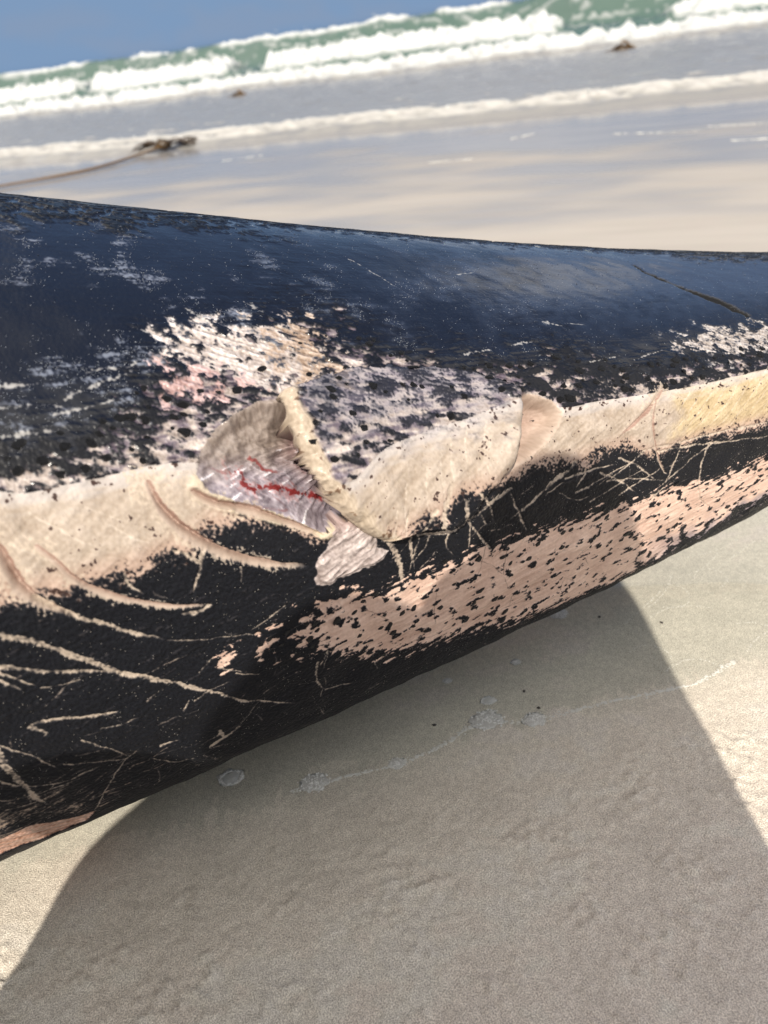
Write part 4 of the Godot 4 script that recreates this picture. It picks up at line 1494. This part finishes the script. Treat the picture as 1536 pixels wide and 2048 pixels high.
# ---------------------------------------------------------------- kelp
func tube(path: PackedVector3Array, wide: PackedFloat32Array, flat: float, sides := 8) -> ArrayMesh:
	var v := PackedVector3Array()
	var n := PackedVector3Array()
	var idx := PackedInt32Array()
	for i in path.size():
		var fore := (path[mini(i + 1, path.size() - 1)] - path[maxi(i - 1, 0)]).normalized()
		var side := fore.cross(Vector3.UP).normalized()
		if side.length() < 0.5: side = Vector3.RIGHT
		var up := side.cross(fore)
		for k in sides:
			var a := TAU * k / sides
			var dir := side * cos(a) + up * sin(a) * flat
			v.append(path[i] + dir * wide[i])
			n.append((side * cos(a) * flat + up * sin(a)).normalized())
		if i > 0:
			for k in sides:
				var a := (i - 1) * sides + k
				var a2 := (i - 1) * sides + (k + 1) % sides
				idx.append_array(PackedInt32Array([a, a2, a + sides, a2, a2 + sides, a + sides]))
	return array_mesh(v, n, idx)

func curve(p: Array, steps := 8) -> PackedVector3Array:
	var out := PackedVector3Array()
	for i in p.size() - 1:
		for k in steps:
			out.append((p[i] as Vector3).cubic_interpolate(p[i + 1], p[maxi(i - 1, 0)], p[mini(i + 2, p.size() - 1)], float(k) / steps))
	out.append(p[p.size() - 1])
	return out

func taper(n: int, a: float, b: float, c: float) -> PackedFloat32Array:
	var out := PackedFloat32Array()
	for i in n:
		var t := float(i) / maxi(n - 1, 1)
		out.append(lerpf(a, b, t * 2.0) if t < 0.5 else lerpf(b, c, t * 2.0 - 1.0))
	return out

func lump(size: Vector3, seed_: int) -> ArrayMesh:
	var s := SphereMesh.new()
	s.radial_segments = 20
	s.rings = 12
	s.radius = 1.0
	s.height = 2.0
	var a := s.get_mesh_arrays()
	var v: PackedVector3Array = a[Mesh.ARRAY_VERTEX]
	var nz := noise(seed_, 1.3, 3)
	for i in v.size(): v[i] = v[i] * size * (1.0 + 0.45 * nz.get_noise_3dv(v[i] * 1.2))
	var st := SurfaceTool.new()
	var am := array_mesh(v, PackedVector3Array(), a[Mesh.ARRAY_INDEX])
	st.create_from(am, 0)
	st.generate_normals()
	return st.commit()

func build_kelp() -> void:
	var brown := paint(Color(0.055, 0.032, 0.012).linear_to_srgb(), 0.35)
	var amber := paint(Color(0.15, 0.082, 0.022).linear_to_srgb(), 0.35)
	var k := base("kelp_plant", Vector3(-2.52, 0.0, -13.0))
	tag(k, "brown kelp washed up at the swash edge with a long amber stalk", "kelp")
	var path := curve([Vector3(0.0, 0.06, 0.05), Vector3(-0.25, 0.035, 0.45), Vector3(-0.62, 0.03, 1.25), Vector3(-1.05, 0.03, 1.6), Vector3(-1.75, 0.03, 1.78), Vector3(-2.7, 0.03, 2.05)])
	part("stalk", tube(path, taper(path.size(), 0.03, 0.036, 0.024), 0.5), amber, k)
	var float_bulb := part("float_bulb", lump(Vector3(0.12, 0.07, 0.11), 5), brown, k)
	float_bulb.position = Vector3(0.02, 0.07, 0.0)
	var blades := []
	var rng := RandomNumberGenerator.new()
	rng.seed = 2201
	for i in 11:
		var out := rng.randf_range(-0.35, 0.35) + (PI if i % 2 else 0.0)
		var far := rng.randf_range(0.35, 0.8) * (1.5 if i == 2 else 1.0)
		var pts := []
		for q in 5:
			var t := q / 4.0
			pts.append(Vector3(cos(out) * far * t + rng.randf_range(-0.05, 0.05), 0.05 * (1.0 - t) + rng.randf_range(0.02, 0.10) * sin(PI * t) + 0.015, sin(out) * far * 0.6 * t + rng.randf_range(-0.06, 0.06)))
		blades.append(pts)
	for i in blades.size():
		var c := curve(blades[i])
		part("blade", tube(c, taper(c.size(), 0.022, 0.05, 0.010), 0.3), brown, k, i)
	for job in [[Vector3(6.85, 0.0, -19.8), 0.75, 11, "dark kelp mound floating in the shallow water, larger and nearer than the other", Vector3(0.22, 0.10, 0.16)], [Vector3(-2.2, 0.0, -23.4), 0.55, 12, "small dark kelp clump floating far out below the white rollers", Vector3(0.17, 0.08, 0.12)]]:
		var o := base("floating_kelp", job[0])
		tag(o, job[3], "kelp", "kelp floating in the shallows")
		part("clump", lump(job[4], job[2]), brown, o)
		var sc: float = job[1]
		var list := [
			[Vector3(-0.1, 0.08, 0) * sc, Vector3(0.02, 0.24, 0.02) * sc, Vector3(0.18, 0.12, 0.05) * sc, Vector3(0.42, 0.01, 0.08) * sc],
			[Vector3(0.0, 0.1, 0.05) * sc, Vector3(-0.2, 0.13, 0.1) * sc, Vector3(-0.45, 0.02, 0.1) * sc],
			[Vector3(-0.2, 0.02, 0.1) * sc, Vector3(-0.5, 0.02, 0.14) * sc, Vector3(-0.75, 0.0, 0.15) * sc]]
		for i in list.size():
			var c := curve(list[i])
			part("blade", tube(c, taper(c.size(), 0.03, 0.05, 0.012), 0.5), amber if i == 0 else brown, o, i)

# ---------------------------------------------------------------- foam on the sand
func beads(list: Array, sides := 8) -> ArrayMesh:
	var s := SphereMesh.new()
	s.radius = 1.0
	s.height = 2.0
	s.radial_segments = sides
	s.rings = sides / 2
	var st := SurfaceTool.new()
	for b in list: st.append_from(s, 0, Transform3D(Basis().scaled(b[1]), b[0]))
	return st.commit()

const FAR_STREAKS := [[2.83, 8.38, 3.14, 8.07, 3.46, 7.84], [3.65, 7.98, 3.86, 7.82, 4.04, 7.71], [3.46, 7.1, 3.68, 6.94], [0.95, 8.24, 1.14, 8.18, 1.35, 8.11], [1.92, 9.01, 2.2, 9.16], [-1.38, 10.69, -1.09, 10.67, -0.9, 10.65]]

func build_beach_foam() -> void:
	var rng := RandomNumberGenerator.new()
	rng.seed = 4401
	var white := paint(Color(0.80, 0.79, 0.75).linear_to_srgb(), 0.5)
	var soft := paint(Color(0.56, 0.55, 0.51).linear_to_srgb(), 0.55)
	var pane := StandardMaterial3D.new()
	pane.transparency = BaseMaterial3D.TRANSPARENCY_ALPHA
	pane.albedo_color = Color(0.95, 0.97, 0.96, 0.10)
	pane.roughness = 0.05
	var list := [
		[Vector2(-0.385, 1.055), 0.021, true, "largest clear bubble ringed with foam, on the sand below the whale's left underside"],
		[Vector2(-0.215, 1.012), 0.023, false, "flat foam patch between the large bubble and the line of foam"],
		[Vector2(-0.045, 1.030), 0.014, false, "small foam clot in the middle of the foam line"],
		[Vector2(0.150, 1.108), 0.026, false, "broad flat foam lump beside the round clear bubble"],
		[Vector2(0.245, 1.090), 0.019, false, "foam lump on the foam line, nearest the dark specks"],
		[Vector2(0.163, 1.160), 0.013, true, "small round clear bubble above the broad foam lump"],
		[Vector2(0.380, 1.400), 0.017, false, "foam clot close under the whale's pink flank"],
		[Vector2(0.245, 1.262), 0.009, false, "tiny foam clot alone on the shaded water film"],
		[Vector2(0.085, 1.235), 0.008, false, "tiny pale foam clot nearest the whale's black belly"]]
	for b in list:
		var p: Vector2 = b[0]
		var r: float = b[1]
		var o := base("foam_bubble", Vector3(p.x, maxf(sand_height(p.x, p.y), 0.002), -p.y))
		tag(o, b[3], "sea foam", "foam bubbles on the wet sand")
		var rim := []
		for k in 150:
			var a := rng.randf() * TAU
			var d := r * (rng.randf_range(0.78, 1.05) if b[2] else rng.randf_range(0.1, 1.3))
			var z := r * rng.randf_range(0.03, 0.10)
			rim.append([Vector3(cos(a) * d * 1.15, z * 0.25 + r * 0.05 * maxf(1.1 - d / r, 0.0), sin(a) * d * 0.85), Vector3(z, z * 0.7, z)])
		part("bubbles", beads(rim, 6), white, o)
		part("froth", lump(Vector3(r * 1.25, r * (0.05 if b[2] else 0.075), r * 0.95), 300 + int(p.x * 997.0)), soft, o)
		if b[2]:
			var dome := SphereMesh.new()
			dome.radius = r * 0.8
			dome.height = r * 0.62
			dome.is_hemisphere = true
			dome.radial_segments = 24
			dome.rings = 10
			part("dome", dome, pane, o)
	# the thin line of froth that marks the film's edge, and curling strands farther right
	var strands := [[[-0.26, 1.0, -0.15, 1.016, -0.04, 1.03, 0.05, 1.06, 0.13, 1.10, 0.24, 1.088, 0.4, 1.108, 0.5, 1.115, 0.6, 1.125, 0.7, 1.17], 0.0016, 800]]
	for k in 16:
		var x := rng.randf_range(0.45, 1.0)
		var d := rng.randf_range(1.12, 1.55)
		var pts := []
		var ang := rng.randf_range(-0.4, 0.9)
		var turn := rng.randf_range(-0.5, 0.9)
		for q in 6:
			pts.append(x); pts.append(d)
			x += cos(ang) * 0.032
			d += sin(ang) * 0.032
			ang += turn
		strands.append([pts, 0.0007, 90])
	for far in FAR_STREAKS: strands.append([far, 0.006, 46])
	var where: Array[Transform3D] = []
	for st in strands:
		var p := smooth_line(st[0], 10)
		for k in int(st[2]):
			var i := rng.randi() % (p.size() - 1)
			var q := p[i].lerp(p[i + 1], rng.randf()) + Vector2(rng.randfn(0, 2.2 * float(st[1])), rng.randfn(0, 1.6 * float(st[1])))
			var size: float = st[1] * rng.randf_range(0.4, 1.5)
			where.append(Transform3D(Basis().scaled(Vector3(size * 1.5, size * 0.45, size)), Vector3(q.x, maxf(sand_height(q.x, q.y), 0.002) + size * 0.1, -q.y)))
	var bead := SphereMesh.new()
	bead.radius = 1.0
	bead.height = 2.0
	bead.radial_segments = 6
	bead.rings = 3
	var mm := MultiMesh.new()
	mm.transform_format = MultiMesh.TRANSFORM_3D
	mm.mesh = bead
	mm.instance_count = where.size()
	for i in where.size(): mm.set_instance_transform(i, where[i])
	var o := MultiMeshInstance3D.new()
	o.name = "froth_line"
	o.multimesh = mm
	o.material_override = paint(Color(0.66, 0.65, 0.60).linear_to_srgb(), 0.6)
	add_child(o)
	tag(o, "thin line and curls of froth left on the sand", "foam", "", "stuff")
	# dark specks of shell and weed
	var dark := paint(Color(0.05, 0.042, 0.036).linear_to_srgb(), 0.6)
	var specks := [
		[Vector2(0.04, 1.115), 0.0030, "dark shell chip nearest the foam line's middle"],
		[Vector2(0.243, 1.172), 0.0026, "dark shell chip farther from the foam line than its neighbour"],
		[Vector2(0.262, 1.12), 0.0028, "dark shell chip just beyond the foam lump on the line"],
		[Vector2(0.47, 1.37), 0.0030, "dark shell chip at the edge of the shade, nearest the whale"],
		[Vector2(0.60, 1.32), 0.0028, "dark shell chip on the sunlit sand among the froth curls"]]
	for i in specks.size():
		var p: Vector2 = specks[i][0]
		var r: float = specks[i][1]
		var c := top("shell_chip", lump(Vector3(r * 1.4, r * 0.5, r), 70 + i), dark)
		c.position = Vector3(p.x, maxf(sand_height(p.x, p.y), 0.002), -p.y)
		c.rotation.y = i * 1.3
		tag(c, specks[i][2], "shell chip", "dark specks on the sand")

# ---------------------------------------------------------------- unseen people, outlines shaped to cast the shade on the sand
func figure(bones: Array, cell: float) -> ArrayMesh:
	# bones: [from, to, radius, radius, colour]; a smooth union meshed as surface nets
	var lo := Vector3(9, 9, 9)
	var hi := -lo
	for b in bones:
		for e in 2:
			var r: float = b[2 + e] + 0.05
			lo = lo.min(b[e] - Vector3(r, r, r))
			hi = hi.max(b[e] + Vector3(r, r, r))
	var nx := int((hi.x - lo.x) / cell) + 2
	var ny := int((hi.y - lo.y) / cell) + 2
	var nz := int((hi.z - lo.z) / cell) + 2
	var field := PackedFloat32Array()
	field.resize(nx * ny * nz)
	field.fill(0.0)
	var soft := 0.035
	# exponential smooth minimum, added up bone by bone near each bone
	for b in bones:
		var a: Vector3 = b[0]
		var ab: Vector3 = b[1] - a
		var l2 := maxf(ab.length_squared(), 1e-6)
		var r := maxf(b[2], b[3]) + 0.16
		var c0 := ((a.min(b[1]) - Vector3(r, r, r) - lo) / cell).floor().max(Vector3.ZERO)
		var c1 := ((a.max(b[1]) + Vector3(r, r, r) - lo) / cell).ceil()
		for x in range(int(c0.x), mini(int(c1.x), nx)):
			for y in range(int(c0.y), mini(int(c1.y), ny)):
				for z in range(int(c0.z), mini(int(c1.z), nz)):
					var p := lo + Vector3(x, y, z) * cell
					var t := clampf((p - a).dot(ab) / l2, 0.0, 1.0)
					var d := p.distance_to(a + ab * t) - lerpf(b[2], b[3], t)
					field[(x * ny + y) * nz + z] += exp(-d / soft)
	for i in field.size(): field[i] = -soft * log(maxf(field[i], 1e-9))
	var at := {}
	var v := PackedVector3Array()
	var col := PackedColorArray()
	var idx := PackedInt32Array()
	for x in nx - 1:
		for y in ny - 1:
			for z in nz - 1:
				var i := (x * ny + y) * nz + z
				var inside := 0
				for k in 8:
					if field[i + (k & 1) * ny * nz + ((k >> 1) & 1) * nz + ((k >> 2) & 1)] < 0.0: inside += 1
				if inside == 0 or inside == 8: continue
				var sum := Vector3.ZERO
				var n := 0
				for k in 8:
					for axis in 3:
						var bit := 1 << axis
						if k & bit: continue
						var k2 := k | bit
						var f0 := field[i + (k & 1) * ny * nz + ((k >> 1) & 1) * nz + ((k >> 2) & 1)]
						var f1 := field[i + (k2 & 1) * ny * nz + ((k2 >> 1) & 1) * nz + ((k2 >> 2) & 1)]
						if (f0 < 0.0) == (f1 < 0.0): continue
						var t := f0 / (f0 - f1)
						var p0 := Vector3(k & 1, (k >> 1) & 1, (k >> 2) & 1)
						var p1 := Vector3(k2 & 1, (k2 >> 1) & 1, (k2 >> 2) & 1)
						sum += p0.lerp(p1, t)
						n += 1
				var p := lo + (Vector3(x, y, z) + sum / n) * cell
				at[i] = v.size()
				v.append(p)
				var best := 1e9
				var c := Color.GRAY
				for b in bones:
					var ab: Vector3 = b[1] - b[0]
					var t := clampf((p - b[0]).dot(ab) / maxf(ab.length_squared(), 1e-6), 0.0, 1.0)
					var d := p.distance_to(b[0] + ab * t) - lerpf(b[2], b[3], t)
					if d < best:
						best = d
						c = b[4]
				col.append(c)
	for x in range(1, nx - 1):
		for y in range(1, ny - 1):
			for z in range(1, nz - 1):
				var i := (x * ny + y) * nz + z
				var f0 := field[i]
				for axis in 3:
					var step: int = [ny * nz, nz, 1][axis]
					var f1 := field[i + step]
					if (f0 < 0.0) == (f1 < 0.0): continue
					var u: int = [nz, 1, ny * nz][axis]
					var w: int = [1, ny * nz, nz][axis]
					if not (at.has(i) and at.has(i - u) and at.has(i - w) and at.has(i - u - w)): continue
					var q := [at[i], at[i - u], at[i - u - w], at[i - w]]
					if f0 < 0.0: q.reverse()
					idx.append_array(PackedInt32Array([q[0], q[1], q[2], q[0], q[2], q[3]]))
	var st := SurfaceTool.new()
	st.create_from(array_mesh(v, PackedVector3Array(), idx, PackedVector2Array(), col), 0)
	st.generate_normals()
	return st.commit()

func build_people() -> void:
	var cloth := StandardMaterial3D.new()
	cloth.vertex_color_use_as_albedo = true
	cloth.roughness = 0.85
	var coat := Color(0.03, 0.05, 0.09)
	var green := Color(0.06, 0.08, 0.045)
	var denim := Color(0.05, 0.06, 0.09)
	var flesh := Color(0.45, 0.27, 0.19)
	var hair := Color(0.05, 0.035, 0.025)
	var boot := Color(0.03, 0.025, 0.02)
	var slate := Color(0.045, 0.045, 0.05)
	var folk := [  # companions added out of view, bodies shaped for the shadow's outline
		[Vector3(0.08, 0.0, 0.36), coat, 1.0, "adult in a hooded navy poncho holding up a phone, shadow nearest the tail"],
		[Vector3(-0.30, 0.0, 0.64), slate, 1.08, "unseen tall adult in a hooded charcoal coat, added behind the poncho wearer to fill the shadow"],
		[Vector3(-0.64, 0.0, 0.36), green, 0.80, "unseen child in an olive raincoat, added to cast the left edge of the shadow"]]
	for who in 3:
		var c: Color = folk[who][1]
		var k: float = folk[who][2]
		var o := base("person", folk[who][0])
		tag(o, folk[who][3], "person", "onlookers beside the whale")
		var bones := []
		for s in [-1.0, 1.0]:
			bones.append([Vector3(s * 0.12, 0.5, 0.0) * k, Vector3(s * 0.13, 0.10, 0.03) * k, 0.065, 0.05, denim])
			bones.append([Vector3(s * 0.13, 0.05, 0.06) * k, Vector3(s * 0.14, 0.035, -0.14) * k, 0.048, 0.038, boot])
			if who < 2:
				bones.append([Vector3(s * 0.245, 0.42, 0.03) * k, Vector3(s * (0.075 if who == 0 else 0.15), 1.50 if who == 0 else 1.40, 0.0) * k, 0.155, 0.115, c])
				bones.append([Vector3(s * 0.10, 0.40, 0.03) * k, Vector3(s * 0.05, 1.42, 0.0) * k, 0.16, 0.14, c])
			if who == 0:
				var elbow := Vector3(s * 0.17, 1.12, -0.10)
				var wrist := Vector3(-0.08 + s * 0.06, 1.19, -0.29)
				bones.append([elbow, wrist, 0.065, 0.042, c])
				var palm := wrist + Vector3(-s * 0.005, 0.04, -0.02)
				bones.append([wrist, palm, 0.03, 0.034, flesh])
				for f in 4: bones.append([palm, palm + Vector3(-s * 0.02, 0.035 + 0.012 * f, 0.03 - 0.018 * f), 0.011, 0.009, flesh])
				bones.append([palm, palm + Vector3(-s * 0.035, 0.02, 0.035), 0.012, 0.010, flesh])
			elif who == 2:
				bones.append([Vector3(s * 0.10, 0.30, 0.02), Vector3(s * 0.08, 1.02, 0.01), 0.13, 0.12, c])
				bones.append([Vector3(s * 0.15, 1.02, 0.01), Vector3(s * 0.19, 0.80, 0.0), 0.065, 0.055, c])
				bones.append([Vector3(s * 0.19, 0.80, 0.0), Vector3(s * 0.15, 0.62, -0.08), 0.055, 0.05, c])
		var y := [0.04, 0.05, -0.36][who] as float
		var hood := 0.035 if who < 2 else 0.0
		bones.append([Vector3(0, 1.38 + y, 0.02), Vector3(0, 1.52 + y, 0.0), 0.075 + hood, 0.07 + hood, c if who < 2 else flesh])
		bones.append([Vector3(0, 1.55 + y, -0.06 - hood), Vector3(0, 1.59 + y, -0.05 - hood), 0.075, 0.085, flesh])
		bones.append([Vector3(0, 1.58 + y, 0.02), Vector3(0, 1.61 + y, 0.0), 0.095 + hood, 0.09 + hood, c if who < 2 else hair])
		bones.append([Vector3(0, 1.57 + y, -0.135 - hood), Vector3(0, 1.545 + y, -0.145 - hood), 0.012, 0.016, flesh])
		part("body", figure(bones, 0.022), cloth, o)
	var ph := base("phone", Vector3(0.0, 1.25, 0.035))
	tag(ph, "black phone held up by the adult in the navy poncho", "phone")
	ph.rotation.x = deg_to_rad(-32.4)
	var shell := BoxMesh.new()
	shell.size = Vector3(0.075, 0.15, 0.008)
	part("case", shell, paint(Color8(20, 20, 22), 0.4), ph)
	var glass := BoxMesh.new()
	glass.size = Vector3(0.07, 0.144, 0.002)
	var screen := part("screen", glass, paint(Color8(10, 10, 12), 0.08), ph)
	screen.position.z = 0.0055
